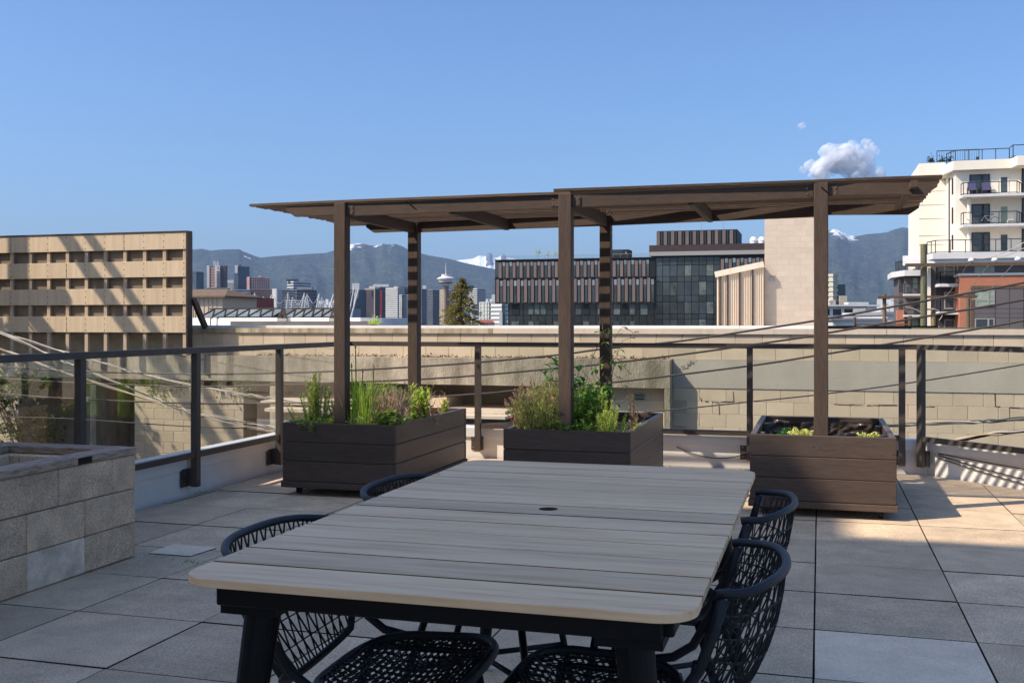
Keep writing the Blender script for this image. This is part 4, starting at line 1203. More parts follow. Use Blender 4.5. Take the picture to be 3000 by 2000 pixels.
# ------------------------------------------------------------------ lane wires, service bundles
m_wire = M('dark wire', (.075,.058,.048), .6, var=.1)
m_cab_w = M('pale cable', (.56,.48,.39), .5, var=.1, scale=3)
m_cab_d = M('grey green cable', (.10,.11,.10), .5, var=.2, scale=3)
m_cab_o = M('tan cable', (.50,.33,.20), .5, var=.15, scale=3)
def smooth_path(pts, n):
    out = []
    for i in range(n+1):
        t = i/n*(len(pts)-1); k = min(len(pts)-2, int(t)); f = t - k
        p0 = pts[max(0,k-1)]; p1 = pts[k]; p2 = pts[k+1]; p3 = pts[min(len(pts)-1,k+2)]
        out.append(.5*((2*p1) + (-p0+p2)*f + (2*p0-5*p1+4*p2-p3)*f*f + (-p0+3*p1-3*p2+p3)*f**3))
    return out
WIRE_B = 12.2
wires = [
 ('top lane wire, the one crossing highest beside the block tower', [(-300,1052),(0,1074),(219,1087),(561,1095.5),(808,1092.5),(980,1087),(1200,1075),(1389,1062),(1638,1039),(1766,1022),(2000,998),(2187,970),(2389,939),(2700,883),(3000,828),(3400,745)], .013),
 ('second lane wire from the top, passing behind the middle post', [(-300,1088),(0,1108),(219,1121),(561,1132),(808,1127),(980,1121),(1200,1112),(1389,1100),(1638,1078),(1766,1066),(2000,1038),(2187,1012),(2387,983),(2431,974),(2700,929),(3000,878),(3400,800)], .013),
 ('third lane wire, crossing the railing beside the right planter', [(-300,1128),(0,1153),(219,1168),(561,1181),(808,1181),(1100,1172),(1411,1153),(1527,1142),(1802,1119),(2191,1072),(2387,1042),(2651,999),(3000,939),(3400,860)], .0125),
 ('lowest lane wire, passing just above the right planter', [(-300,1200),(0,1219),(219,1227),(561,1249),(808,1255),(1100,1252),(1500,1238),(1750,1220),(2000,1197),(2192,1177),(2386,1157),(2638,1125),(3000,1067),(3400,990)], .0085)]
for lab, pts, r_ in wires:
    P = smooth_path([on_b(px, py, WIRE_B) for px, py in pts], 90)
    tag(MB().tube(P, r_*.95, 6).build('overhead_wire', m_wire), lab, 'wire', 'lane wires')
def bundle(label, pts, mats, r_=.010, tw=.022, turns=26):
    t = thing('cable_bundle', label, 'cable', tuple(pts[len(pts)//2]), 0, 'twisted service cable bundles')
    P = smooth_path(pts, 160)
    for k, m in enumerate(mats):
        q = []
        for i, p in enumerate(P):
            a = 2*math.pi*(k/len(mats) + turns*i/160*(1 + .15*math.sin(i*.13)))
            amp = tw*(.75 + .45*math.sin(i*.09 + k*2))
            q.append(p + Vector((0, math.cos(a)*amp, math.sin(a)*amp)))
        MB().tube(q, r_, 5).build('strand', m, t)
mix = [m_cab_w, m_cab_d, m_cab_w]
B_ = lambda px, py, b: on_b(px, py, b)
bundle('twisted pale cables slanting down from the lattice screen, upper bundle', [B_(-150,930,13.6),(B_(0,972,13.5)),B_(145,1019,13.4),B_(255,1050,13.3),B_(420,1096,13.2),B_(561,1126,13.1),B_(700,1152,13.0),B_(808,1168,12.9),B_(960,1195,12.8),B_(1180,1228,12.6),B_(1500,1262,12.4),B_(1800,1285,12.2)], mix, .0062, .016, 8)
bundle('twisted pale cables slanting behind the left railing, middle bundle', [B_(-150,935,12.6),B_(0,975,12.6),B_(150,1042,12.5),B_(255,1086,12.4),B_(400,1145,12.3),B_(561,1206,12.2),B_(700,1232,12.1),B_(808,1252,12.0),B_(1000,1290,11.9)], mix, .0062, .016, 7)
bundle('twisted pale cables slanting behind the left railing, lowest bundle', [B_(-150,985,12.1),B_(0,1022,12.1),B_(150,1078,12.0),B_(255,1112,12.0),B_(400,1160,11.9),B_(561,1208,11.8),B_(700,1245,11.7),B_(808,1268,11.6),B_(1000,1312,11.5)], [m_cab_w, m_cab_o, m_cab_d], .0060, .016, 7)
bundle('twisted grey green cables crossing low behind the angled railing', [B_(2450,1250,11.2),B_(2611,1247,11.2),B_(2750,1240,11.2),B_(2870,1236,11.2),B_(3000,1226,11.2),B_(3250,1205,11.2)], [m_cab_d, m_cab_w, m_cab_d], .008, .018, 2.2)
bundle('tan and brown cables bunched at the lower right beyond the parapet', [B_(2600,1305,10.8),B_(2760,1295,10.8),B_(2870,1275,10.8),B_(3000,1262,10.8),B_(3250,1245,10.8)], [m_cab_o, m_dkstl, m_cab_w], .011, .016, 1)

# ------------------------------------------------------------------ utility pole left of the frame (its shadow falls on the lattice)
m_pole = M('weathered pole wood', (.115,.10,.055), .9, scale=3, stretch=(8,8,.6), col2=(.20,.185,.10), bump=.5, bscale=20)
m_arm  = M('crossarm wood', (.115,.075,.045), .85, var=.3, scale=4, stretch=(2,8,8), bump=.4, bscale=20)
up = thing('utility_pole', 'tall wooden utility pole unseen at far left, its long arms added as shadow casters', 'pole', (-17.1, 14.0, -4))
MB().tube([(-17.1, 14, -4), (-17.1, 14, 9.8)], [.15, .125], 14).build('pole_shaft', m_pole, up)
for (a_, z, w) in ((-17.30, 8.05, .26), (-16.80, 8.05, .14)):
    MB().bar((a_, 10.6, z), (a_, 14.7, z), w, .12, up=(0,0,1)).build('crossarm', m_arm, up)  # oversized unseen arms, added to throw the diagonal bands on the lattice
MB().bar((-18.4, 14, 5.4), (-16.0, 14, 5.4), .12, .14).build('crossarm', m_arm, up)
MB().bar((-17.0, 12.0, 5.9), (-17.0, 14, 5.3), .3, .1).build('brace', m_arm, up)
MB().lathe([(.2,0),(.24,.1),(.24,.85),(.2,.95)], (-16.8, 13.6, 4.2), 14).build('transformer', m_wfr, up)
# shade tree at left
m_tl = leafm('lane tree leaf', (.075,.105,.025), .35)
def leafy_tree(name, label, base, h, crown, n, rx, ry, rz_, lm, ls=.12, seed=1, group=None):
    r2 = random.Random(seed); t = thing(name, label, 'tree', base, 0, group)
    b = Vector(base); top = b + Vector((0,0,h)); s = MB()
    s.tube([b, b + Vector((.05,.03,h*.5)), top], [.14*h/6,.10*h/6,.05*h/6], 8)
    g = MB(); cl = []
    for k in range(crown):
        a = r2.uniform(0,6.28); e = r2.uniform(-.6,1); rr_ = r2.uniform(.35,1)
        c = top + Vector((math.cos(a)*rx*rr_*math.sqrt(max(0,1-e*e*.7)), math.sin(a)*ry*rr_*math.sqrt(max(0,1-e*e*.7)), e*rz_))
        cl.append(c); s.tube([b.lerp(top, r2.uniform(.5,1)), c], [.03*h/6,.008], 5, cap=False)
    for i in range(n):
        c = r2.choice(cl); p = c + Vector((r2.gauss(0,rx*.16), r2.gauss(0,ry*.16), r2.gauss(0,rz_*.14)))
        leaf(g, p, Vector((r2.uniform(-1,1), r2.uniform(-1,1), r2.uniform(-.8,.5))), ls*r2.uniform(.6,1.3), ls*.55*r2.uniform(.6,1.2))
    s.build('trunk', m_twig, t); g.build('crown', lm, t); return t
leafy_tree('lane_tree', 'small leafy tree low behind the left railing', tuple(on_b(60, 1400, 14.6).to_tuple()[:2]) + (-3.9,), 3.3, 16, 900, .95, .7, .85, m_tl, .15, 3)
leafy_tree('shade_tree', 'larger leafy tree at far left whose shadow dapples the lane wall', (-15.9, 14.1, -3.9), 6.7, 26, 2200, 1.2, 1.0, .95, m_tl, .16, 4)
# ------------------------------------------------------------------ dark panelled building
DB = 235.0
def pbox(px0, px1, py0, py1, b, depth, front=0.0):
    """box whose front face at y = b covers that part of the view"""
    m = (px0 + px1)/2
    return MB().box(xa(px0, b), xa(px1, b), b - front, b + depth, zb(m, py1, b), zb(m, py0, b))
m_cw   = M('blue green curtain glass', (.045,.056,.062), .07, var=.5, scale=.12, spec=.5)
m_cwp  = M('dark spandrel glass', (.025,.032,.032), .14, var=.35, scale=.10, spec=.6)
m_dkf  = M('black facade frame', (.014,.013,.014), .6, var=.2, scale=.3)
m_pan  = M('mauve brown panel', (.19,.135,.115), .6, var=.06, scale=.4, rand=.10)
m_lpan = M('pale glass panel', (.20,.23,.25), .12, var=.25, scale=.2, rand=.25, spec=.6)
m_grn  = M('grey green glass', (.10,.115,.10), .2, var=.4, scale=.6, rand=.4)  # lighter grey green than the neighbouring panes
db = thing('panelled_office_building', 'long dark office block with narrow brown panels and glass strips', 'building', (xa(1850, DB), DB + 12, -4))
xl, xr, xg0, xg1 = xa(1450, DB), xa(2262, DB), xa(1920, DB), xa(2112, DB)
ZT = 15.75; Z12 = 11.55; Z23 = 5.75
MB().box(xl, xg0 - .01, DB + .05, DB + 26, Z23, ZT).build('upper_body', m_dkf, db)
MB().box(xg1 - .3, xr, DB + .05, DB + .44, Z23, ZT).build('upper_body', m_dkf, db)
MB().box(xa(1486, DB), xg0 - .02, DB + .6, DB + 25, -4, Z23 - .01).build('lower_body', m_cwp, db)
def shared_box(w, h, d, mat, name):
    return MB().box(-w/2, w/2, 0, d, -h/2, h/2).mesh(name, mat)
per = 1.685
pan1 = shared_box(.68, 3.55, .30, m_pan, 'panel'); pan2 = shared_box(.68, 5.35, .30, m_pan, 'panel')
gl1 = shared_box(.62, 2.75, .12, m_cw, 'window'); gl1t = shared_box(.62, .95, .14, m_lpan, 'window_head'); gl2 = shared_box(.62, 3.9, .12, m_cw, 'window'); gl2t = shared_box(.62, 1.25, .14, m_lpan, 'window_head')
def panel_rows(xs, xe, first=True):
    x = xs + 1.35
    while x < xe - .9:
        inst('panel', pan1, db, (x, DB - .25, 13.45))
        inst('window', gl1, db, (x + .83, DB - .07, 13.0)); inst('window_head', gl1t, db, (x + .83, DB - .09, 14.90))
        x += per
    if not first: return
    x = xs + .75
    while x < xe - .3:
        inst('panel', pan2, db, (x, DB - .25, 8.62))
        inst('window', gl2, db, (x + .83, DB - .07, 7.75)); inst('window_head', gl2t, db, (x + .83, DB - .09, 10.4))
        x += per
panel_rows(xl, xg0)
panel_rows(xg1 - 1.0, xr, False)
MB().box(xl + .1, xl + 1.0, DB - .08, DB + .04, 11.9, 15.5).build('corner_glass', m_cw, db)
MB().box(xl - .05, xg0, DB - .3, DB + .04, Z12 - .12, Z12 + .06).build('floor_line', m_dkf, db)
MB().box(xl - .05, xg0, DB - .3, DB + .04, Z23 - .12, Z23 + .02).build('floor_line', m_dkf, db)
MB().box(xl - .1, xg0, DB - .35, DB + .3, ZT, ZT + .18).build('parapet_cap', m_dkf, db)
# ground storeys: windows in dark glass
rr = random.Random(9)
wm = shared_box(1, 1, .2, m_cw, 'window'); wgm = shared_box(1, 1, .2, m_grn, 'window'); wdk = shared_box(1,1,.2,m_dkf,'window')
for (pc, w_) in ((1508,28),(1554,18),(1572,18),(1590,18),(1629,22),(1652,18),(1694,20),(1716,22),(1760,24),(1782,22),(1806,22),(1830,20),(1852,18),(1886,24)):
    for (y0, y1) in ((890, 921), (941, 953)):
        x = xa(pc, DB); 
        inst('window', rr.choice((wm, wgm, wgm, wdk)), db, (x, DB + .42, zb(pc, (y0+y1)/2, DB)), scale=(w_*.078*.82, 1, (y1-y0)*.078))
g = MB()
for i in range(24):
    x = xa(1488 + i*21.3 - (0), DB)
    if x < xg0: g.box(x - .05, x + .05, DB + .5, DB + .62, -4, Z23 - .15)
g.box(xa(1486, DB), xg0, DB + .5, DB + .62, 2.95, 3.1)
g.build('mullion_grid', m_dkf, db)
# curtain wall bay
ztop = zb(2010, 753, DB)
cols = 9; rows = [(753, 776), (776, 809), (809, 825), (825, 865), (865, 884), (884, 919), (919, 935), (935, 960)]
cwx = [xg0 + (xg1 - xg0)*i/cols for i in range(cols+1)]
MB().box(xg0 - .2, xr, DB + .45, DB + 26, -4, ztop + .3).build('bay_body', m_dkf, db)
for i in range(cols):
    for r_, (y0, y1) in enumerate(rows):
        z0 = zb(2010, y1, DB); z1 = zb(2010, y0, DB)
        big = r_ in (1, 3, 5, 7); dark = big and i in (1, 2, 4, 6, 7)
        mm = rr.choice((m_cw, m_cw, m_grn)) if dark else (m_cwp if rr.random() < .45 else m_cw)
        o = MB().box(cwx[i] + .06, cwx[i+1] - .06, DB + .30, DB + .40, z0 + .06, z1 - .06).build('window', mm, db)
        o.rotation_euler = (0, 0, 0)
MB().box(xa(1902, DB), xr, DB - .5, DB + 24, ztop + .35, ztop + 1.25).build('grey_fascia', m_wfr, db)
m_brn = M('dark brown tile', (.055,.036,.034), .7, var=.25, scale=1.2, stretch=(1,1,4))
MB().box(xa(1902, DB), xr, DB - .1, DB + 22, ztop + 1.3, zb(2040, 716, DB)).build('brown_storey', m_brn, db)
zp0, zp1 = zb(2040, 715, DB), zb(2040, 672, DB)
MB().box(xa(1921, DB), xa(2158, DB), DB + 2, DB + 16, zp0 + .02, zp1).build('penthouse', m_dkf, db)
pan3 = shared_box(.74, 3.0, .25, m_pan, 'panel'); gl3 = shared_box(.4, 2.9, .12, m_cwp, 'window')
x = xa(1921, DB+2) + .6
while x < xa(2158, DB+2) - .3:
    inst('panel', pan3, db, (x, DB + 1.7, (zp0+zp1)/2 - .05)); inst('window', gl3, db, (x + .75, DB + 1.86, (zp0+zp1)/2)); x += 1.62
for (p, lab) in ((2206, 'left'), (2231, 'right')):
    v_ = thing('roof_fan', 'pale domed roof fan above the dark office block, %s of the pair' % lab, 'vent', (xa(p, DB), DB + 3, zb(p, 718, DB)), 0, 'roof fans on the office block')
    MB().lathe([(.85, 0), (.85, 1.0), (.95, 1.05), (.8, 1.6), (.75, 1.62), (.6, 1.95)], (xa(p, DB), DB + 3, zb(p, 716, DB) - .1), 16).build('fan_hood', m_flash, v_)
rb_ = thing('rooftop_cabin', 'small dark cabin on the office block roof beside the striped post', 'cabin', (xa(1822, DB), DB + 6, ZT))
pbox(1790, 1841, 731, 762, DB + 4, 5).build('wall', m_dkf, rb_); pbox(1792, 1826, 733, 750, DB + 4, .05, .06).build('window', m_cwp, rb_); pbox(1832, 1836, 738, 743, DB + 4, .05, .06).build('grille', m_wfr, rb_)
gr = thing('roof_edge_rail', 'thin pale glass guard rail along the office block roof edge', 'railing', (xa(1650, DB), DB + 1, ZT))
MB().bar((xl + .3, DB + 1.2, ZT + 1.1), (xa(1900, DB), DB + 1.2, ZT + 1.1), .05, .06).build('top_rail', m_wfr, gr)
w = MB()
for i in range(22): w.bar((xl + .3 + i*1.62, DB + 1.2, ZT + .1), (xl + .3 + i*1.62, DB + 1.2, ZT + 1.1), .04, .04, up=(0,1,0))
w.build('posts', m_wfr, gr)['kind'] = 'stuff'
MB().box(xl + .3, xa(1900, DB), DB + 1.24, DB + 1.25, ZT + .2, ZT + 1.05).build('glass_pane', m_glass, gr)
for k, (p, h, lab) in enumerate(((1566, 2.0, 'bushiest small tree on the office block roof'), (1596, 1.7, 'thin middle sapling on the office block roof'), (1617, 1.9, 'left of the paired saplings on the office block roof'), (1627, 1.5, 'short sapling nearest the pergola post on the office block roof'))):
    leafy_tree('roof_sapling', lab, (xa(p, DB), DB + 3, ZT), h, 7, 110 if k == 0 else 55, .8 if k == 0 else .35, .6, .8, m_broad_l, .30, 20 + k, 'saplings on the office roof')
for (p, b_, lab) in ((2055, 3, 'thin antenna mast over the office penthouse, left one'), (2119, 3, 'thin antenna mast over the office penthouse, right one')):
    a_ = thing('antenna', lab, 'antenna', (xa(p, DB+b_), DB+b_, zp1)); MB().tube([(xa(p, DB+b_), DB+b_, zp1), (xa(p, DB+b_), DB+b_, zp1 + 1.6)], .04, 5).build('mast', m_wfr, a_)

# ------------------------------------------------------------------ apartment building at right
AB = 102.0
m_white = M('white render', (.86,.775,.63), .8, var=.03, scale=.6, big=.03)
m_seam  = M('render joint', (.45,.42,.38), .8)
m_slabw = M('grey white slab edge', (.66,.63,.60), .8, var=.05, scale=1)
m_gray  = M('mauve grey panel', (.135,.115,.112), .7, var=.08, scale=.5, big=.06)
m_dgray = M('dark grey cladding', (.050,.047,.052), .7, var=.15, scale=.6)
m_brick = bpy.data.materials.new('orange red brick'); m_brick.use_nodes = True
nt = m_brick.node_tree; bn = nt.nodes.new('ShaderNodeTexBrick'); bn.inputs['Scale'].default_value = 1
for k, v in (('Color1', (.52,.15,.06,1)), ('Color2', (.42,.11,.045,1)), ('Mortar', (.42,.25,.17,1)), ('Brick Width', .22), ('Row Height', .085), ('Mortar Size', .012)): bn.inputs[k].default_value = v
gg = nt.nodes.new('ShaderNodeNewGeometry'); sp = nt.nodes.new('ShaderNodeSeparateXYZ'); cbn = nt.nodes.new('ShaderNodeCombineXYZ'); adn = nt.nodes.new('ShaderNodeMath')
nt.links.new(gg.outputs['Position'], sp.inputs[0]); nt.links.new(sp.outputs[0], adn.inputs[0]); nt.links.new(sp.outputs[1], adn.inputs[1])
nt.links.new(adn.outputs[0], cbn.inputs[0]); nt.links.new(sp.outputs[2], cbn.inputs[1]); nt.links.new(cbn.outputs[0], bn.inputs['Vector'])
nt.links.new(bn.outputs[0], nt.nodes['Principled BSDF'].inputs['Base Color']); nt.nodes['Principled BSDF'].inputs['Roughness'].default_value = .85
m_sold = M('dark brick course', (.12,.085,.06), .9, var=.4, scale=5, stretch=(3,3,1))
m_wglass = M('apartment window glass', (.045,.055,.062), .05, var=.3, scale=.3, spec=.7)
m_gglass = M('green blind glass', (.30,.36,.27), .2, var=.2, scale=.8, spec=.5)
m_brnfr = M('brown window frame', (.035,.025,.022), .6)
m_drail = M('dark balcony rail', (.022,.027,.036), .5)
ap = thing('apartment_building', 'white and brick apartment block with balconies at the right edge', 'building', (xa(2900, AB), AB + 6, -4))
zA = lambda py, px=2850, b=AB: zb(px, py, b)
def plan(name, pts, py0, py1, mat, b=AB, px=2850):
    return MB().prism(pts, zb(px, py1, b), zb(px, py0, b)).build(name, mat, ap)
XR = xa(3120, AB)
x1, x2 = xa(2799, AB), xa(2780, AB + 2.6)
body = [(x1, AB), (XR, AB), (XR, AB + 14), (x2, AB + 14), (x2, AB + 2.6)]
plan('wall', body, 496, 757, m_white)
xb0, xb1 = xa(2690, AB + 6), x2
MB().box(xb0, xb1 - .01, AB + 5.2, AB + 16, zA(757), zb(2730, 478, AB + 5.2)).build('wall', m_white, ap)
MB().box(xa(2678, AB + 9), xb0 - .01, AB + 9, AB + 16, zA(770), zb(2690, 500, AB+9)).build('wall', m_white, ap)
# parapet cornice
e = .55
corn = [(x1 - .25, AB - e), (xa(2958, AB), AB - e), (xa(2967, AB), AB - 2.2), (XR, AB - 2.2), (XR, AB + 13.9), (x2 - e, AB + 13.9), (x2 - e, AB + 2.4)]
MB().prism(corn, zA(499), zA(470, 2900)).build('cornice', m_white, ap)
# render joints
for py in (528, 560, 600, 640, 690, 716):
    MB().box(xb0, xb1 - .02, AB + 5.17, AB + 5.199, zb(2730, py + .6, AB+5.2), zb(2730, py - .6, AB+5.2)).build('render_joint', m_seam, ap)
MB().box(xa(2779, AB+2.4), xa(2784, AB+2.4), AB + 2.2, AB + 2.5, zA(757), zA(510)).build('brown_strip', m_brnfr, ap)
def awin(px0, px1, py0, py1, b=AB, frame=m_brnfr, glass=m_wglass, split=.62, hs=None):
    x0, x1_ = xa(px0, b), xa(px1, b); m = (px0+px1)/2; z0, z1 = zb(m, py1, b), zb(m, py0, b); w = .10
    f = MB().box(x0, x1_, b - .06, b + .02, z1 - w, z1).box(x0, x1_, b - .06, b + .02, z0, z0 + w).box(x0, x0 + w, b - .06, b + .02, z0 + w, z1 - w).box(x1_ - w, x1_, b - .06, b + .02, z0 + w, z1 - w)
    if split: xs = x0 + (x1_-x0)*split; f.box(xs - w*.7, xs + w*.7, b - .07, b + .02, z0 + w, z1 - w)
    if hs: zs = z0 + (z1-z0)*hs; f.box(x0 + w, x1_ - w, b - .065, b + .02, zs - w*.5, zs + w*.5)
    fo = f.build('window', frame, ap)
    MB().box(x0 + w, x1_ - w, b - .03, b - .01, z0 + w, z1 - w).build('pane', glass, fo)
    return fo
awin(2840, 2900, 511, 568); awin(2846, 2900, 598, 658); awin(2846, 2900, 681, 737)
for (y0, y1, gl_) in ((516, 568, m_wglass), (602, 658, m_gglass), (684, 737, m_wglass)):
    awin(2928, 2955, y0, y1, frame=m_white, glass=gl_, split=None)
for (y0, y1) in ((486, 565), (580, 655), (670, 737)): awin(2993, 3050, y0, y1, split=.5, hs=.3)
for (y0, y1) in ((522, 570), (608, 656), (688, 732)):
    b = AB + .85; awin(2788, 2795, y0, y1, b=b, split=None)
def rail_run(parent, pts, py_unused, z0, h, n, pick=False, mat=m_drail, glass=True):
    for (p, q) in zip(pts[:-1], pts[1:]):
        p = Vector((*p, z0)); q = Vector((*q, z0)); up_ = Vector((0,0,h))
        MB().bar(p + up_, q + up_, .06, .07).build('rail', mat, parent); MB().bar(p + Vector((0,0,.08)), q + Vector((0,0,.08)), .05, .06).build('rail', mat, parent)
        L = (q-p).length; k = max(1, round(L/1.25)); g = MB()
        for i in range(k+1):
            c = p.lerp(q, i/k); g.bar(c, c + up_, .06, .06, up=(0,1,0))
        if pick:
            kk = int(L/.2)
            for i in range(kk): c = p.lerp(q, i/kk); g.bar(c + Vector((0,0,.08)), c + up_, .022, .022, up=(0,1,0))
        g.build('baluster_set', mat, parent)['kind'] = 'stuff'
BLX0, BLX1 = xa(2815, AB - 2), xa(2980, AB - 2)
for (py, k) in ((575, 0), (663, 1)):
    z = zA(py, 2900, AB-2); 
    MB().prism([(xa(2822, AB-2), AB - 2), (XR, AB - 2), (XR, AB - .001), (x1 + .3, AB - .001), (xa(2813, AB-1), AB - .9)], z, z + .22).build('balcony_slab', m_slabw, ap)
    rail_run(ap, [(xa(2816, AB-1), AB - .9), (xa(2823, AB-2), AB - 1.9), (BLX1, AB - 1.9), (xa(2993, AB - .2), AB - .1)], 0, z + .22, 1.05, 5)
for (y0, y1) in ((580, 655), (670, 738)):
    cxx = xa(2839, AB - 1.2); MB().lathe([(.16, 0), (.16, zA(y0, 2839, AB-1.2) - zA(y1, 2839, AB-1.2))], (cxx, AB - 1.2, zA(y1, 2839, AB-1.2)), 14).build('column', m_white, ap)
zt_ = zb(2850, 757, AB - 3.5)
tp = [(xa(2733, AB-3.5), AB - 3.5), (XR, AB - 3.5), (XR, AB - .001), (x2 - 4.2, AB - .001), (xa(2714, AB-1), AB - 1.2)]
MB().prism(tp, zt_, zb(2850, 739, AB - 3.5)).build('terrace_slab', m_slabw, ap)
MB().prism([(p[0]+.15, p[1]+.25) for p in tp[:2]] + [(p[0], p[1]) for p in tp[2:]], zt_ - .35, zt_ - .01).build('terrace_soffit', m_slabw, ap)
rail_run(ap, [(xa(2716, AB-1), AB - 1.1), (xa(2741, AB-3.4), AB - 3.3), (XR, AB - 3.3)], 0, zb(2850, 739, AB - 3.5), 1.1, 6)
# roof rails
zr_ = zA(470, 2900)
rail_run(ap, [(xa(2776, AB+1.5), AB + 2.2), (xa(2798, AB+.5), AB + .3), (xa(2957, AB+.3), AB + .3), (xa(2968, AB - 1.4), AB - 1.4), (XR, AB - 1.4)], 0, zr_, 1.05, 5)
rail_run(ap, [(xa(2745, AB+7), AB + 7), (xa(2868, AB+7), AB + 7)], 0, zb(2800, 474, AB+7), 1.1, 5, pick=True)
MB().box(xa(2861, AB+6), xa(2868, AB+6), AB + 6, AB + 6.5, zr_, zr_ + 1.25).build('rail_pier', m_drail, ap)
# lower storeys
zlow = -4
MB().box(xa(2741, AB+1), XR, AB + 1, AB + 14, zlow, zt_ - .36).build('dark_wall', m_dgray, ap)
BB_ = AB - 2.6
xk0, xk1 = xa(2812, BB_), xa(2853, BB_)
MB().box(xk0, XR, BB_, AB + .99, zlow, zb(2900, 807, BB_)).build('brick_wall', m_brick, ap)
MB().box(xk0 - .1, XR, BB_ - .1, AB + .98, zb(2900, 806.5, BB_), zb(2900, 800, BB_)).build('stone_band', m_white, ap)
MB().box(xk0 + .2, XR, BB_ + .3, AB + .97, zb(2900, 799.5, BB_), zt_ - .36).build('grey_wall', m_gray, ap)
MB().box(xk1, XR, BB_ - .05, BB_ + .02, zlow, zb(2900, 846, BB_)).build('grey_panel_wall', m_gray, ap)
MB().box(xk1 - .25, XR, BB_ - .08, BB_ - .002, zb(2900, 846, BB_) + .002, zb(2900, 837, BB_)).build('soldier_course', m_sold, ap)
MB().box(xk1 - .25, xk1 - .002, BB_ - .08, BB_ - .002, zlow, zb(2900, 846, BB_)).build('soldier_course', m_sold, ap)
for py in (904, 918, 930): MB().box(xk1, XR, BB_ - .06, BB_ - .051, zb(2900, py+.5, BB_), zb(2900, py-.5, BB_)).build('panel_joint', m_dgray, ap)
for px in (2915, 2957, 2998): MB().box(xa(px, BB_)-.025, xa(px, BB_)+.025, BB_ - .0605, BB_ - .0502, zlow, zb(2900, 846, BB_)).build('panel_joint', m_dgray, ap)
awin(2855, 2914, 779, 799, b=BB_ + .29, frame=m_wfr, glass=m_gglass, split=.7)
awin(2858, 2914, 850, 898, b=BB_ - .05, frame=m_wfr, glass=m_gglass, split=.68, hs=.38)
awin(2856, 2914, 932, 965, b=BB_ - .05, frame=m_wfr, glass=m_wglass, split=.68)
for (y0, y1) in ((778, 810), (855, 905), (935, 970)):
    awin(2766, 2797, y0, y1, b=AB + .99, frame=m_gray if y0 < 800 else m_wfr, glass=m_wglass, split=None)
for (py, lab) in ((839, 0), (921, 1)):
    z = zb(2780, py, AB - 1.5)
    MB().prism([(xa(2752, AB-1.6), AB - 1.6), (xk0 + .15, AB - 1.6), (xk0 + .15, AB + .98), (xa(2741, AB), AB + .98), (xa(2741, AB), AB - .3)], z, z + .25).build('balcony_slab', m_slabw, ap)
    rail_run(ap, [(xa(2745, AB-.3), AB - .3), (xa(2755, AB-1.5), AB - 1.5), (xk0 - .02, AB - 1.5)], 0, z + .25, 1.05, 3, pick=True)
MB().box(xa(2718, AB+.6), xa(2727, AB+.6), AB + .6, AB + .99, zlow, zt_ - .4).build('white_column', m_white, ap)
MB().box(xa(2727.5, AB+.9), xa(2742, AB+.9), AB + .9, AB + 6, zlow, zt_ - .4).build('grey_wall', m_gray, ap)
# patio chairs, bicycle, things on the balconies
def lounge(px, py, lab):
    b = AB - .8; z = zb(px, py, b); x = xa(px, b); t = thing('balcony_chair', lab, 'chair', (x, b, z), 0, 'balcony armchairs')
    m = bpy.data.materials.get('slate cushion') or M('slate cushion', (.10,.10,.19), .8)
    MB().box(x-.33, x+.33, b-.3, b+.3, z+.35, z+.5).build('seat', m, t); MB().box(x-.33, x+.33, b+.31, b+.45, z+.36, z+1.15).build('backrest', m, t)
    for sx in (-.36, .36): MB().box(x+sx-.03, x+sx+.03, b-.3, b+.4, z, z+.6).build('arm', m_dkstl, t)
lounge(2848, 569, 'slate blue balcony armchair on the top balcony, left one'); lounge(2889, 569, 'slate blue balcony armchair on the top balcony, right one')
bx, bz, bb = xa(2895, AB-.9), zb(2895, 658, AB-.9), AB - .9
bk = thing('bicycle', 'bicycle leaning on the second balcony railing', 'bicycle', (bx, bb, bz))
for s in (-.52, .55):
    MB().tube([(bx + s + .33*math.cos(a*math.pi/10), bb, bz + .35 + .33*math.sin(a*math.pi/10)) for a in range(20)], .022, 5, closed=True).build('wheel', m_drail, bk)
MB().tube([(bx-.52,bb,bz+.35),(bx-.30,bb,bz+.80),(bx+.28,bb,bz+.78),(bx-.02,bb,bz+.36),(bx-.30,bb,bz+.80)], .025, 5).tube([(bx+.28,bb,bz+.78),(bx+.55,bb,bz+.35),(bx-.02,bb,bz+.36)], .02, 5).build('frame', m_slabw, bk)
MB().tube([(bx-.32,bb-.2,bz+.98),(bx-.32,bb+.2,bz+.98)], .02, 5).tube([(bx-.30,bb,bz+.8),(bx-.32,bb,bz+.98)], .018, 5).build('handlebar', m_drail, bk)
MB().box(bx+.2, bx+.42, bb-.06, bb+.06, bz+.86, bz+.92).build('saddle', m_drail, bk)
sc2 = thing('folding_chair', 'white folding chair standing at the end of the second balcony', 'chair', (xa(2958, AB-.9), AB-.9, zb(2958, 658, AB-.9)))
x = xa(2958, AB-.9); z = zb(2958, 658, AB-.9)
MB().bar((x-.25,AB-.9,z),(x+.0,AB-.8,z+1.0),.05,.05,up=(0,1,0)).bar((x+.25,AB-.9,z),(x+.35,AB-.8,z+1.0),.05,.05,up=(0,1,0)).build('frame', m_white, sc2)
MB().box(x-.15,x+.3,AB-1.1,AB-.7,z+.42,z+.47).build('seat', m_white, sc2); MB().box(x-.05,x+.33,AB-.84,AB-.8,z+.6,z+.95).build('backrest', m_white, sc2)
rp = thing('rooftop_planting', 'dark low shrubs along the white roof edge of the apartment block', 'shrub', (xa(2750, AB+6.5), AB + 6.5, zb(2750, 476, AB+5.2)), 0); g = MB()
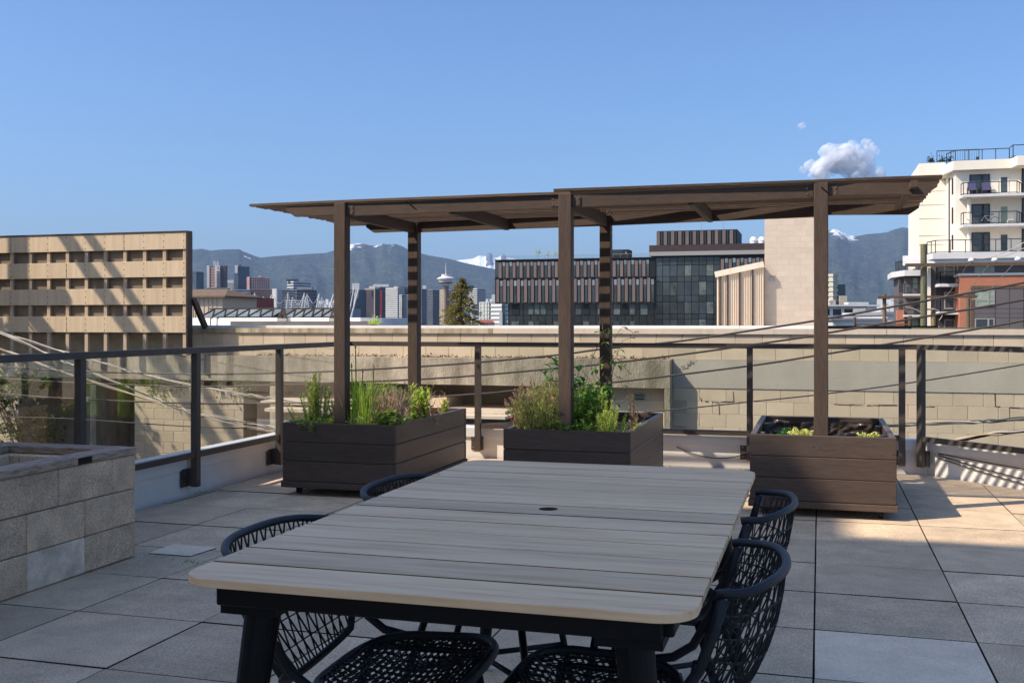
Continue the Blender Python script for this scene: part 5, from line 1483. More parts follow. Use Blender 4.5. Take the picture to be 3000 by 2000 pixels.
for i in range(160):
    px = rr.choice((2724, 2730, 2755, 2762, 2780)) + rr.gauss(0, 4); p = Vector((xa(px, AB+6.5), AB + 6.5, zb(2750, 477, AB+6.5) + abs(rr.gauss(0, .28))))
    leaf(g, p, Vector((rr.uniform(-1,1), rr.uniform(-1,1), rr.uniform(0,1))), .28, .14)
g.build('foliage', leafm('roof shrub leaf', (.03,.05,.02), .2), rp)

# left lower wing
lw = thing('apartment_wing', 'lower grey wing with balconies beside the tall utility pole', 'building', (xa(2660, AB+8), AB + 8, -4))
WBb = AB + 8
MB().box(xa(2650, WBb), xa(2735, WBb), WBb, WBb + 10, -4, zb(2680, 812, WBb)).build('wall', m_gray, lw)
MB().box(xa(2632, WBb+2), xa(2650, WBb) - .01, WBb + 1.5, WBb + 9, -4, zb(2640, 812, WBb+2)).build('wall', m_gray, lw)
z = zb(2660, 808, WBb - 1)
MB().prism([(xa(2650, WBb-1.2), WBb - 1.2), (xa(2735, WBb-1.2), WBb - 1.2), (xa(2735, WBb-1.2), WBb + 9), (xa(2611, WBb+3), WBb + 9), (xa(2611, WBb+3), WBb + 3)], z, z + .55).build('roof_slab', m_slabw, lw)
def lw_rail(*a, **k):
    rail_run(lw, *a, **k)
lw_rail([(xa(2625, WBb+2.5), WBb + 3), (xa(2652, WBb-1), WBb - 1), (xa(2730, WBb-1), WBb - 1)], 0, z + .55, 1.0, 3, pick=True)
for py in (867, 928):
    z = zb(2670, py, WBb - 1); MB().box(xa(2648, WBb-1.4), xa(2735, WBb-1.4), WBb - 1.4, WBb - .001, z, z + .2).build('balcony_slab', m_slabw, lw)
    lw_rail([(xa(2650, WBb-1.3), WBb - 1.3), (xa(2730, WBb-1.3), WBb - 1.3)], 0, z + .2, 1.0, 3, pick=True)
def lwin(px0, px1, py0, py1, b, mat):
    m = (px0+px1)/2; MB().box(xa(px0, b), xa(px1, b), b - .03, b + .01, zb(m, py1, b), zb(m, py0, b)).build('window', mat, lw)
for (a, b_, c, d, mat) in ((2675, 2688, 814, 845, m_gglass), (2656, 2672, 840, 862, m_wglass), (2676, 2690, 880, 922, m_wglass), (2655, 2690, 935, 960, m_gglass)): lwin(a, b_, c, d, WBb, mat)
for k in range(3): 
    for (y0, y1) in ((825, 855), (880, 905)): lwin(2634 + k*5.3, 2637 + k*5.3, y0, y1, WBb + 1.5, m_wglass)
MB().box(xa(2629, WBb-.5), xa(2650, WBb-.5), WBb - .5, WBb + 1.4, -4, zb(2640, 908, WBb-.5)).build('brick_wall', m_brick, lw)

# ------------------------------------------------------------------ timber poles and crossarms beyond the warehouse roof
def pole(label, px, w, pytop, b, arms=(), mat=m_pole, caps=()):
    x = xa(px, b); s = depth_at(px, b)/FPX; r_ = w*s/2
    t = thing('utility_pole', label, 'pole', (x, b, -4), 0, 'timber poles beyond the warehouse roof')
    zt = zb(px, pytop, b); MB().tube([(x, b, -4), (x, b, zt)], [r_*1.12, r_], 14).build('pole_shaft', mat, t)
    for (p0, p1, y0, y1, db_) in arms:
        m = (p0+p1)/2
        MB().box(xa(p0, b+db_), xa(p1, b+db_), b + db_ - .07, b + db_ + .07, zb(m, y1, b+db_), zb(m, y0, b+db_)).build('crossarm', m_arm, t)
    for (p, y) in caps:
        cb = b - .3; xx = xa(p, cb); zz = zb(p, y, cb)
        ins_ = MB().lathe([(.02, -.16), (.03, -.05), (.13, .0), (.14, .05), (.10, .11), (.03, .15)], (xx, cb, zz), 12).build('insulator', m_flash, t)
        MB().tube([(xx, cb, zz - .22), (xx, cb, zz - .1)], .02, 6).build('insulator_pin', m_dkstl, ins_)
    return t
pole('tall greenish utility pole with a long crossarm before the apartment block', 2706, 17.5, 715, 52, [(2652, 3060, 769, 779, -.3)], caps=((2845, 765), (2914, 764), (2982, 762)))
pole('slim reddish utility pole left of the tall greenish pole', 2591, 10.5, 862, 62, [(2572, 2862, 866, 873, -.2)], M('reddish pole wood', (.20,.12,.06), .9, var=.3, scale=3, stretch=(8,8,.6)))
pole('short tan pole between the tall pole and the brick wall', 2735, 12, 902, 58, [(2650, 2737, 904, 909, -.2)], M('tan pole wood', (.26,.17,.07), .9, var=.25, scale=3, stretch=(8,8,.6)))
pole('brownish pole in front of the orange brick wall', 2836, 12, 862, 64, [], M('grey brown pole', (.16,.11,.07), .9, var=.3, scale=3, stretch=(8,8,.6)))
pole('stub of a short pole holding a long low timber rail', 2504, 7, 929, 60, [(2504, 2672, 948, 952, .1)], m_arm)
pole('stub of a short brown pole below the grey wing', 2666, 10, 925, 60, [], m_arm)
def cap_wire(label, pts, b0, b1, r_=.018, mat=m_cab_w):
    n = len(pts); P = smooth_path([on_b(px, py, b0 + (b1-b0)*i/(n-1)) for i, (px, py) in enumerate(pts)], 40)
    tag(MB().tube(P, r_, 5).build('overhead_wire', mat), label, 'wire', 'wires around the poles')
cap_wire('grey wire dipping from the first insulator toward the upper right', [(2842,753),(2870,757),(2905,753),(2950,736),(3010,705)], 51, 45)
cap_wire('grey wire rising from the second insulator to the right', [(2912,752),(2940,750),(2975,738),(3010,722)], 51, 46)
cap_wire('thin drop wire from the crossarm to the lower left, left one', [(2832,778),(2810,815),(2780,858),(2755,876)], 51.6, 60, .014)
cap_wire('thin drop wire from the crossarm to the lower left, middle one', [(2895,778),(2860,822),(2830,858)], 51.6, 62, .014)
cap_wire('thin drop wire from the crossarm to the lower left, right one', [(2965,778),(2925,822),(2880,868),(2845,877)], 51.6, 62, .014)
cap_wire('looping wire linking the low insulators', [(2590,868),(2650,893),(2700,888),(2752,872),(2770,868)], 61, 61, .014, m_wire)
cap_wire('curly wire hanging by the short tan pole', [(2652,898),(2680,905),(2700,914),(2735,905),(2760,920),(2752,938)], 57, 57, .016)

# ------------------------------------------------------------------ downtown towers
m_t_teal = M('teal tower glass', (.05,.085,.10), .15, var=.4, scale=.03, spec=.6)
m_t_blue = M('blue tower glass', (.04,.06,.10), .15, var=.4, scale=.03, spec=.6)
m_t_dark = M('dark tower glass', (.035,.045,.055), .2, var=.4, scale=.03, spec=.5)
m_t_brown= M('brown tower stone', (.27,.165,.13), .7, var=.2, scale=.03)
m_t_dbrn = M('dark brown tower stone', (.085,.055,.05), .7, var=.2, scale=.03)
m_t_pink = M('pink tower stone', (.78,.47,.39), .8, var=.12, scale=.03)
m_t_white= M('white tower concrete', (.68,.66,.60), .8, var=.08, scale=.03)
m_t_cream= M('cream tower concrete', (.62,.52,.38), .8, var=.08, scale=.03)
m_t_pale = M('pale green tower', (.52,.60,.50), .7, var=.15, scale=.03)
m_t_gray = M('grey tower concrete', (.28,.28,.29), .8, var=.12, scale=.03)
m_t_red  = M('red tower panel', (.55,.03,.03), .6)
def c2w(X, Y): return (X*CS - Y*SN, X*SN + Y*CS)
CG = 'downtown towers on the skyline'
def tower(label, pl, pe, pr, yt, Y, body, band=None, pitch=3.6, th=1.2, fins=None, roof=None, base=-4, name='city_tower', parts=(), topbox=None):
    k = Y/FPX; XL, XE_, XR_ = ((p - 1500)*k for p in (pl, pe, pr))
    dl, dr = max(XE_ - XL, 2), max(XR_ - XE_, 2); zt = EYE + (HZ - yt)*k
    def rect(e=0.0, s=1.0):
        E = (XE_, Y - e*1.4); A = (XE_ + dr + e*1.4, Y + dr); Bk = (XE_ + dr - dl, Y + dr + dl + e*1.4); L = (XE_ - dl - e*1.4, Y + dl)
        if pe <= pl: E = (XL - e, Y - e); A = (XR_ + e, Y - e); Bk = (XR_ + e, Y + 25); L = (XL - e, Y + 25)
        return [c2w(*p) for p in (E, A, Bk, L)]
    t = thing(name, label, 'tower' if name == 'city_tower' else 'building', (*c2w(XE_, Y + 8), base), 0, CG)
    MB().prism(rect(), base, zt).build('wall', body, t)
    if band:
        g = MB(); z = zt - th
        zmin = max(base, EYE - 3)
        while z > zmin: g.prism(rect(.5), z, z + th); z -= pitch
        g.build('floor_bands', band, t)['kind'] = 'stuff'
    if fins:
        fm, fp = fins; g = MB(); r_ = rect(.55)
        segs = [(r_[3], r_[0]), (r_[0], r_[1])]
        for a, b in segs:
            L = math.hypot(b[0]-a[0], b[1]-a[1]); n = max(2, int(L/fp))
            for i in range(n+1):
                f = i/n; cx, cy = a[0] + (b[0]-a[0])*f, a[1] + (b[1]-a[1])*f
                g.box(cx - .6, cx + .6, cy - .6, cy + .6, max(base, EYE-3), zt - .01)
        g.build('fins', fm, t)['kind'] = 'stuff'
    if topbox:
        tl, tr, ty, tm = topbox
        X0, X1 = (tl-1500)*k, (tr-1500)*k
        MB().prism([c2w(X0, Y+6), c2w(X1, Y+6), c2w(X1, Y+20), c2w(X0, Y+20)], zt + .05, EYE + (HZ - ty)*k).build('roof_box', tm, t)
    for (p0, p1, y0, y1, dY, m, nm) in parts:
        X0, X1 = (p0-1500)*k, (p1-1500)*k
        MB().prism([c2w(X0, Y+dY), c2w(X1, Y+dY), c2w(X1, Y+dY+6), c2w(X0, Y+dY+6)], EYE + (HZ - y1)*k, EYE + (HZ - y0)*k).build(nm, m, t)
    return t
tower('dark teal glass tower just right of the lattice screen', 540, 575, 592, 796, 2000, m_t_teal, m_t_dark, 4, .9)
bt = tower('brown bank tower with white edge strips and a roof emblem', 603, 642, 661, 779, 2050, m_t_brown, m_t_dbrn, 5.2, 1.8,
      parts=((596.5, 604, 776, 845, 22, m_t_white, 'white_strip'), (629.5, 634, 775, 842, 0, m_t_white, 'white_strip'), (645, 661, 778, 842, 2, m_t_dbrn, 'dark_face'), (634.2, 644.8, 778, 842, -1, m_t_white, 'sign_face')) + tuple((634.8, 644.2, 794.5 + 6.2*i, 797.5 + 6.2*i, -1.6, m_t_dbrn, 'window_band') for i in range(8)))
cu = bpy.data.curves.new('emblem', 'FONT'); cu.body = 'S'; cu.size = 8.6; cu.extrude = .3; cu.align_x = 'CENTER'; cu.align_y = 'CENTER'
em_c = bpy.data.objects.new('emblem_curve', cu); COL.objects.link(em_c)
bpy.context.view_layer.update()
em_me = bpy.data.meshes.new_from_object(em_c.evaluated_get(bpy.context.evaluated_depsgraph_get()))
bpy.data.objects.remove(em_c)
em_me.materials.clear(); em_me.materials.append(m_t_dbrn)
em = bpy.data.objects.new('emblem', em_me); COL.objects.link(em); em.parent = bt
em.location = far(639.5, 786, 2047.5) - origin(bt); em.rotation_euler = (R(90), 0, YAW)
g = thing('antenna_cluster', 'cluster of antenna masts on the brown bank tower roof', 'antenna', tuple(far(633, 776, 2070))); w = MB()
for (p, y) in ((626,766),(630,763),(633,768),(637,764),(640,769)): w.tube([far(p, 779, 2065), far(p, y, 2065)], .5, 4)
w.bar(far(625, 769, 2065), far(641, 769, 2065), .5, .5); w.build('masts', m_t_white, g)['kind'] = 'stuff'
tower('low dark glass podium at the foot of the bank tower', 606, 606, 667, 843, 1950, m_t_dark, m_t_gray, 5, 1.2, name='city_building')
tower('small white building between the bank tower and the blue tower', 661, 661, 684, 827, 2150, m_t_gray, m_t_white, 4.5, 2.2, name='city_building', topbox=(663, 682, 820, m_t_white))
tower('dark blue glass tower with a stepped crown', 683, 698, 724, 780, 2100, m_t_blue, m_t_dark, 4, 1.0, parts=((689, 697, 777, 800, -3, m_t_white, 'crown_fin'), (700, 704, 775, 800, 2, m_t_blue, 'crown_fin')))
tower('pink stone office tower with a grid of small windows', 723, 733, 778, 811, 2000, m_t_dbrn, m_t_pink, 4.2, 2.0, fins=(m_t_pink, 4.6), topbox=(755, 763, 808, m_t_white))
tower('dark brown slab building below the pink tower', 733, 733, 796, 848, 1900, m_t_dbrn, m_t_brown, 4.5, 1.0, name='city_building', parts=((723, 734, 848, 905, -2, m_t_cream, 'pale_edge'),))
tower('glass block with pale balconies left of the dark brown slab', 666, 679, 722, 847, 1850, m_t_teal, m_t_white, 4.4, 1.7, name='city_building')
tower('white banded apartment block right of the dark brown slab', 794, 812, 823, 846, 1850, m_t_gray, m_t_white, 3.6, 1.9, name='city_building', parts=((809, 813, 845, 910, -4, m_t_white, 'white_strip'),))
tower('long low glass office behind the stadium masts', 822, 822, 868, 848, 1900, m_t_dark, m_t_gray, 4.5, 1.2, name='city_building')
tower('white and glass office stepped above the stadium masts', 837, 860, 903, 824, 2000, m_t_blue, m_t_white, 5, 2.4, topbox=(837, 870, 817, m_t_teal))
tower('dark glass office block with rounded corner beside the stadium', 865, 870, 919, 848, 1850, m_t_dark, m_t_gray, 5.5, .9, name='city_building', topbox=(868, 912, 840, m_t_gray))
tower('pale banded low block in front of the glass office', 835, 835, 905, 880, 1700, m_t_dark, m_t_white, 3.4, 1.3, name='city_building')
tower('dark glass tower right of the leftmost pergola post', 1020, 1028, 1068, 848, 1900, m_t_dark, m_t_blue, 4, .8, parts=((1028, 1050, 829, 850, 12, m_t_white, 'white_box'),))
tower('tall tower with cream frame and dark recessed face', 1069, 1099, 1112, 846, 1800, m_t_dbrn, m_t_dark, 3.5, 1.0, parts=((1069, 1074, 846, 945, 28, m_t_white, 'white_strip'), (1077, 1083, 848, 945, 22, m_t_pale, 'pale_strip'), (1069, 1099, 844, 849, -2, m_t_cream, 'frame_head'), (1096, 1099, 846, 945, -3, m_t_cream, 'frame_edge')), topbox=(1080, 1098, 838, m_t_white))
tower('slim bright red striped tower beside the cream framed tower', 1108, 1113, 1128, 840, 1850, m_t_dark, m_t_gray, 4, 1.0, parts=((1112, 1119, 851, 945, -4, m_t_red, 'red_strip'),), topbox=(1092, 1138, 832, m_t_white))
tower('white balconied apartment tower left of the striped post', 1126, 1165, 1182, 843, 1750, m_t_dark, m_t_white, 3.3, 1.7, topbox=(1152, 1164, 838, m_t_white))
tower('glass apartment tower behind the striped post', 1160, 1170, 1200, 840, 1850, m_t_blue, m_t_gray, 3.3, .9)
tower('lower pale blue tower nearest the striped post', 1172, 1180, 1202, 863, 1650, m_t_teal, m_t_white, 3.3, .8, fins=(m_t_white, 6))
tower('dark glass tower right of the striped post', 1232, 1236, 1251, 846, 1850, m_t_blue, m_t_gray, 3.3, .8, topbox=(1237, 1248, 836, m_t_white))
tower('wide rounded dark glass tower with pale floor lines', 1250, 1268, 1291, 849, 1750, m_t_dark, m_t_gray, 3.3, .8, topbox=(1255, 1282, 846, m_t_gray))
tower('cream window tower below the lookout pod', 1289, 1312, 1320, 848, 1700, m_t_dbrn, m_t_cream, 3.6, 1.9, fins=(m_t_cream, 4.5))
tower('mauve grey block right of the lookout shaft', 1318, 1318, 1346, 847, 1900, m_t_dbrn, m_t_gray, 4, 1.0, name='city_building')
tower('white balconied tower right of the conifer', 1368, 1398, 1422, 845, 1700, m_t_dark, m_t_white, 3.3, 1.6, topbox=(1372, 1388, 836, m_t_dark))
tower('pale green glassy block low right of the conifer', 1408, 1436, 1442, 884, 900, m_t_pale, m_t_white, 3.2, .8, name='city_building', fins=(m_t_white, 3.5))
tower('white stepped apartment block left of the dark office block', 1437, 1470, 1486, 884, 800, m_t_white, m_t_gray, 3.2, 1.0, name='city_building', topbox=(1440, 1452, 862, m_t_white), parts=((1463, 1472, 914, 952, -4, m_t_white, 'bay'), (1473, 1480, 892, 952, -3, m_t_teal, 'glass_bay')))
tower('low grey building between the conifer and the white blocks', 1395, 1395, 1440, 905, 1200, m_t_gray, m_t_white, 4, 1.2, name='city_building')
lr = thing('red_roof_house', 'low house with orange red roof at the foot of the conifer', 'house', tuple(far(1425, 945, 300)))
k = 300/FPX
MB().prism([c2w((1400-1500)*k, 300), c2w((1448-1500)*k, 300), c2w((1448-1500)*k, 308), c2w((1400-1500)*k, 308)], -4, EYE + (HZ-945)*k).build('wall', m_t_white, lr)
a0 = c2w((1398-1500)*k, 299); a1 = c2w((1450-1500)*k, 299); b0 = c2w((1440-1500)*k, 304); b1 = c2w((1405-1500)*k, 304); zz0 = EYE; zz1 = EYE + 9*k
MB().add([(*a0, zz0), (*a1, zz0), (*b0, zz1), (*b1, zz1)], [(0,1,2,3)]).build('roof', M('red tiles', (.30,.09,.05), .9, var=.3, scale=2), lr)
# lookout tower
LY = 1680.0; kk = LY/FPX
lt = thing('lookout_tower', 'lookout tower with a round flying saucer pod and spire', 'tower', tuple(far(1306, 950, LY)))
c0 = far(1306, 945, LY); base_z = -4
def lz(py): return EYE + (HZ - py)*kk
MB().lathe([(6*kk, 0), (6*kk, lz(862) - base_z), (7*kk, lz(850) - base_z), (11*kk, lz(836) - base_z)], (c0.x, c0.y, base_z), 20).build('shaft', m_t_brown, lt)
m_pod = M('pale pod', (.72,.66,.62), .6); 
prof = [(10,838),(15,834),(18,832),(20,828),(20,826.5),(18.5,826),(22,822),(22.5,820),(21,819),(25.5,817.5),(25.5,815),(21,812.5),(14,810.5),(13,810),(12.5,804)]
MB().lathe([(r_*kk, lz(y)) for r_, y in prof], (c0.x, c0.y, 0), 32).build('pod', m_pod, lt)
MB().lathe([(r_*kk, lz(y)) for r_, y in ((19.3,831),(21,827))], (c0.x, c0.y, 0), 32).build('window_band', m_t_dark, lt)
MB().tube([(c0.x, c0.y, lz(804)), (c0.x, c0.y, lz(786)), (c0.x, c0.y, lz(769))], [1.6*kk, .9*kk, .35*kk], 8).build('spire', m_pod, lt)
for y in (800, 792, 786, 780): MB().lathe([(1.6*kk, lz(y)), (1.6*kk, lz(y-1.2))], (c0.x, c0.y, 0), 8).build('spire_ring', m_pod, lt)
# stadium masts and cables
SYd = 1400.0
st = thing('stadium', 'stadium roof ring with leaning white masts and stay cables', 'stadium', tuple(far(850, 945, SYd + 40)))
m_mast = M('white mast steel', (.70,.66,.62), .5)
masts = [(684,868,690,905,3),(695,857,702,905,4),(722,862,722,905,2),(746,858,747,905,3),(771,868,772,905,3),(795,862,793,905,3),(844,858,839,905,3.5),(857,870,853,905,3.5),(892,858,883,905,4),(897,868,892,905,3.5),(899,860,904,900,2.5),(936,860,926,905,4.5),(943,870,938,905,2.5),(977,862,966,905,5),(1037,842,1020,935,4),(1044,846,1030,940,4),(1051,844,1026,940,6)]
for (p0, y0, p1, y1, w_) in masts:
    MB().tube([far(p0, y0, SYd), far(p1, y1, SYd)], w_*SYd/FPX*.42, 8).build('mast', m_mast, st)
g = MB()
for a, b in zip(masts[:-1], masts[1:]):
    if b[0] - a[0] > 60: continue
    p, q = far(a[0], a[1], SYd), far(b[0], b[1], SYd); m = (p+q)/2 - Vector((0,0,13))
    g.tube(smooth_path([p, m, q], 10), .35, 4, cap=False)
    g.tube([p, far((a[2]+b[2])/2 + 10, 905, SYd+20)], .3, 4, cap=False)
g.build('stay_cables', m_mast, st)['kind'] = 'stuff'
k = SYd/FPX
MB().prism([c2w((p-1500)*k, y) for p, y in ((670, SYd+70), (700, SYd+20), (1000, SYd+20), (1035, SYd+70), (850, SYd+150))], -4, EYE + (HZ-903)*k).build('roof_ring', m_t_gray, st)
# right skyline
tower('pale stepped residential tower right of the rightmost post', 2432, 2440, 2459, 802, 700, m_t_pale, m_t_cream, 3.3, 1.8, parts=((2458, 2482, 832, 905, 4, m_t_teal, 'glass_wing'), (2460, 2482, 866, 905, 0, m_t_cream, 'lower_wing'), (2420, 2437, 880, 900, -8, m_t_white, 'sign_wall')))
cu = bpy.data.curves.new('letters', 'FONT'); cu.body = 'ry'; cu.size = 3.6; cu.extrude = .05; cu.align_x = 'RIGHT'; cu.align_y = 'CENTER'
tx_c = bpy.data.objects.new('letters_curve', cu); COL.objects.link(tx_c); bpy.context.view_layer.update()
tx_me = bpy.data.meshes.new_from_object(tx_c.evaluated_get(bpy.context.evaluated_depsgraph_get())); bpy.data.objects.remove(tx_c)
tx_me.materials.clear(); tx_me.materials.append(m_t_red)
sg = bpy.data.objects.new('wall_sign', tx_me); COL.objects.link(sg); sg.location = far(2441, 884, 690.5); sg.rotation_euler = (R(90), 0, YAW)
tag(sg, 'red sign lettering peeking out right of the rightmost pergola post', 'sign')
tb_ = tower('long low white terrace building with bays right of the post', 2405, 2405, 2530, 898, 420, m_t_dark, m_t_white, 3.4, 1.0, name='city_building', fins=(m_t_white, 4.2), parts=((2400, 2572, 893, 897.5, -3, m_t_white, 'roof_slab'), (2500, 2560, 884, 893, 6, m_t_white, 'roof_storey'), (2530, 2550, 905, 950, -2, m_t_gray, 'grey_bay')))
tower('grey clad low building with a round tank behind the slim pole', 2535, 2535, 2578, 915, 380, m_t_gray, m_t_white, 5, .8, name='city_building', topbox=(2552, 2572, 902, m_t_gray))
tower('small white house block left of the brick corner', 2598, 2598, 2634, 913, 300, m_t_white, m_t_gray, 3.2, .9, name='city_building', topbox=(2602, 2622, 908, m_t_white))
tower('pale low sheds along the street beyond the roof', 2440, 2440, 2600, 932, 260, m_t_white, m_t_gray, 2.2, .5, name='city_building')
cr = thing('distant_shore', 'scatter of pale houses along the far north shore', 'houses', tuple(far(960, 920, 5500))); g = MB(); rs = random.Random(4)
for i in range(500):
    px = rs.choice((rs.uniform(900, 1000), rs.uniform(1400, 1450), rs.uniform(2570, 2640), rs.uniform(400, 2700))); p = far(px, rs.uniform(866, 935), 5200 + rs.uniform(0, 900)); s_ = rs.uniform(4, 12)
    g.box(p.x - s_, p.x + s_, p.y - s_, p.y + s_, -4, max(4, p.z*.9))
g.build('houses', m_t_white, cr); cr['kind'] = 'stuff'

# ------------------------------------------------------------------ conifer
cy_ = 150.0; cb = far(1352, 960, cy_); ck = cy_/FPX
co = thing('conifer_tree', 'tall ragged golden green conifer behind the warehouse roof', 'tree', (cb.x, cb.y, -4))
m_con = M('conifer needles', (.26,.215,.045), .7, var=.45, scale=1.2, trans=.3, big=.25)
ztop_ = EYE + (HZ - 811)*ck; H_ = ztop_ + 4
MB().tube([(cb.x, cb.y, -4), (cb.x, cb.y, ztop_ - .3)], [.35, .03], 8).build('trunk', m_twig, co)
g = MB(); rc = random.Random(8)
nb = 420
for i in range(nb):
    f = (i + rc.random())/nb; z = -3.2 + (H_ - 1.0)*f; rad = (1 - f)**.78*5.9*rc.uniform(.62, 1.12) + .12
    a = rc.uniform(0, 6.283); d = Vector((math.cos(a), math.sin(a), 0)); o = Vector((cb.x, cb.y, z))
    n = int(16 + 48*(1-f))
    for k in range(n):
        s_ = (k + rc.random())/n; s_ = s_**.75
        p = o + d*rad*s_ + Vector((0,0,-.35*rad*s_**1.5 + .22*rad*max(0, s_-.7))) + Vector((rc.gauss(0,.10), rc.gauss(0,.10), rc.gauss(0,.06)))
        side = d.cross(Vector((0,0,1)))*rc.uniform(-1,1)
        v = (d*.6 + side + Vector((0,0,rc.uniform(-.7,.35)))).normalized(); l = rc.uniform(.18,.40)
        s2 = v.cross(Vector((rc.uniform(-1,1), rc.uniform(-1,1), 1))).normalized()*l*.28
        g.add([p - s2, p + s2, p + v*l], [(0,1,2)])
for k in range(60):
    p = Vector((cb.x + rc.gauss(0,.05), cb.y + rc.gauss(0,.05), ztop_ - rc.uniform(0,1.2))); v = Vector((rc.gauss(0,.5), rc.gauss(0,.5), .8)).normalized(); s2 = v.cross(Vector((1,.3,0))).normalized()*.07
    g.add([p - s2, p + s2, p + v*.3], [(0,1,2)])
g.build('crown', m_con, co)
wd = thing('roof_weed', 'wispy yellow green weed growing on the white roof edge', 'weed', tuple(on_b(1098, 952, 30))); g = MB()
for i in range(140):
    px = 1098 + rc.gauss(0, 9); p = on_b(px, 950 - abs(rc.gauss(0, 9)), 30); leaf(g, p, Vector((rc.uniform(-1,1), rc.uniform(-1,1), rc.uniform(-.4,1))), .07, .035)
g.build('foliage', m_broad_l, wd)

# ------------------------------------------------------------------ mountains
def ridge_fn(pts):
    def f(p):
        if p <= pts[0][0]: return pts[0][1]
        for (a, ya), (b, yb) in zip(pts[:-1], pts[1:]):
            if p <= b:
                t = (p-a)/(b-a); return ya + (yb-ya)*t
        return pts[-1][1]
    return f
front = [(-900,760),(-300,742),(200,738),(551,732),(592,729),(617,734),(650,731),(700,730),(712,736),(735,745),(762,755),(800,751),(850,747),(900,744),(955,741),(985,731),(1010,722),(1028,716),(1050,713),(1070,714),(1082,717),(1100,720),(1110,716),(1120,714),(1135,716),(1145,713.5),(1160,715),(1180,722),(1196,731),(1237,743),(1260,749),(1280,752),(1310,757),(1335,763),(1370,772),(1410,780),(1450,788),(1600,806),(1800,806),(1980,795),(2120,772),(2250,735),(2340,700),(2400,682),(2434,674),(2445,671),(2458,675),(2470,680),(2490,690),(2505,692),(2520,690),(2540,686),(2560,684),(2580,683),(2600,680),(2620,672),(2645,666),(2665,669),(2685,678),(2720,690),(2900,700),(3300,720),(3900,745)]
back = [(1200,790),(1290,770),(1335,763),(1360,760),(1385,757.5),(1395,753),(1400,750),(1406,748.5),(1412,750),(1420,751),(1426,745),(1431,741),(1436,740),(1441,745),(1446,752),(1454,755),(1462,753),(1468,747),(1473,744),(1479,745),(1486,753),(1500,757),(1530,762),(1600,775),(1720,800)]
def mountain(name, pts, Y0, Y1, snow_fn, mat, step=4.0, zfloor=-4, jag=.8, rows=26):
    f = ridge_fn(pts); p = pts[0][0]; cols = []
    while p <= pts[-1][0]: cols.append(p); p += step
    vs = []; fs = []; sn = []
    for i, px in enumerate(cols):
        yy = f(px) + jag*mnoise.noise(Vector((px*.21, 0, 1))) + jag*.7*mnoise.noise(Vector((px*.6, 3, 1)))
        X0 = (px - 1500)/FPX
        for j in range(rows + 4):
            t = j/rows
            if t <= 1:
                Y = Y0 + (Y1 - Y0)*t; zr = EYE + (HZ - yy)/FPX*Y1
                spur = mnoise.noise(Vector((px*.010 + 1.3*t, t*1.6, 7)))*.06 + mnoise.noise(Vector((px*.035, t*4, 2)))*.03
                z = zfloor + (zr - zfloor)*max(0, min(1, t**1.15 + spur*4*t*(1-t)))
            else:
                Y = Y1 + (Y1 - Y0)*(t-1)*2.5; z = zfloor + (zr - zfloor)*max(0, 1 - (t-1)*5)
            X = X0*Y
            vs.append((X*CS - Y*SN, X*SN + Y*CS, z)); sn.append(snow_fn(px, t))
    R_ = rows + 4
    for i in range(len(cols)-1):
        for j in range(R_-1):
            a = i*R_ + j; fs.append((a, a+R_, a+R_+1, a+1))
    g = MB(); g.add(vs, fs); o = g.build(name, mat, smooth=True); o['kind'] = 'structure'
    at = o.data.attributes.new('snow', 'FLOAT', 'POINT'); at.data.foreach_set('value', sn)
    return o
def mountain_mat(name, forest, forest2, nscale, thr):
    m = M(name, forest, .95, col2=forest2, scale=.004, big=.15, spec=.05, bump=.0)
    nt = m.node_tree; N = nt.nodes; L = nt.links; p = N['Principled BSDF']
    old = p.inputs['Base Color'].links[0].from_socket
    tn = N.new('ShaderNodeTexNoise'); tn.inputs['Scale'].default_value = .045; tn.inputs['Detail'].default_value = 2
    gg = N.new('ShaderNodeNewGeometry'); L.new(gg.outputs['Position'], tn.inputs['Vector'])
    tm = N.new('ShaderNodeMapRange'); tm.inputs[1].default_value = .3; tm.inputs[2].default_value = .7; tm.inputs[3].default_value = .25; tm.inputs[4].default_value = 1.9
    L.new(tn.outputs[0], tm.inputs[0]); vsn = N.new('ShaderNodeVectorMath'); vsn.operation = 'SCALE'; L.new(old, vsn.inputs[0]); L.new(tm.outputs[0], vsn.inputs['Scale'])
    bp_ = N.new('ShaderNodeBump'); bp_.inputs['Strength'].default_value = 1; bp_.inputs['Distance'].default_value = 45; bn_ = N.new('ShaderNodeTexNoise'); bn_.inputs['Scale'].default_value = .012; bn_.inputs['Detail'].default_value = 6; L.new(gg.outputs['Position'], bn_.inputs['Vector']); L.new(bn_.outputs[0], bp_.inputs['Height']); L.new(bp_.outputs[0], p.inputs['Normal'])
    at = N.new('ShaderNodeAttribute'); at.attribute_name = 'snow'
    n2 = N.new('ShaderNodeTexNoise'); n2.inputs['Scale'].default_value = nscale; n2.inputs['Detail'].default_value = 5; n2.inputs['Roughness'].default_value = .6; L.new(gg.outputs['Position'], n2.inputs['Vector'])
    ad = N.new('ShaderNodeMath'); ad.operation = 'ADD'; L.new(at.outputs['Fac'], ad.inputs[0]); L.new(n2.outputs[0], ad.inputs[1])
    mr = N.new('ShaderNodeMapRange'); mr.inputs[1].default_value = thr; mr.inputs[2].default_value = thr + .06; L.new(ad.outputs[0], mr.inputs[0])
    mx = N.new('ShaderNodeMix'); mx.data_type = 'RGBA'; L.new(mr.outputs[0], mx.inputs[0]); L.new(vsn.outputs[0], mx.inputs[6]); mx.inputs[7].default_value = (.86,.86,.88,1)
    L.new(mx.outputs[2], p.inputs['Base Color'])
    return m
def bumpf(px, c, w): return math.exp(-((px-c)/w)**2)
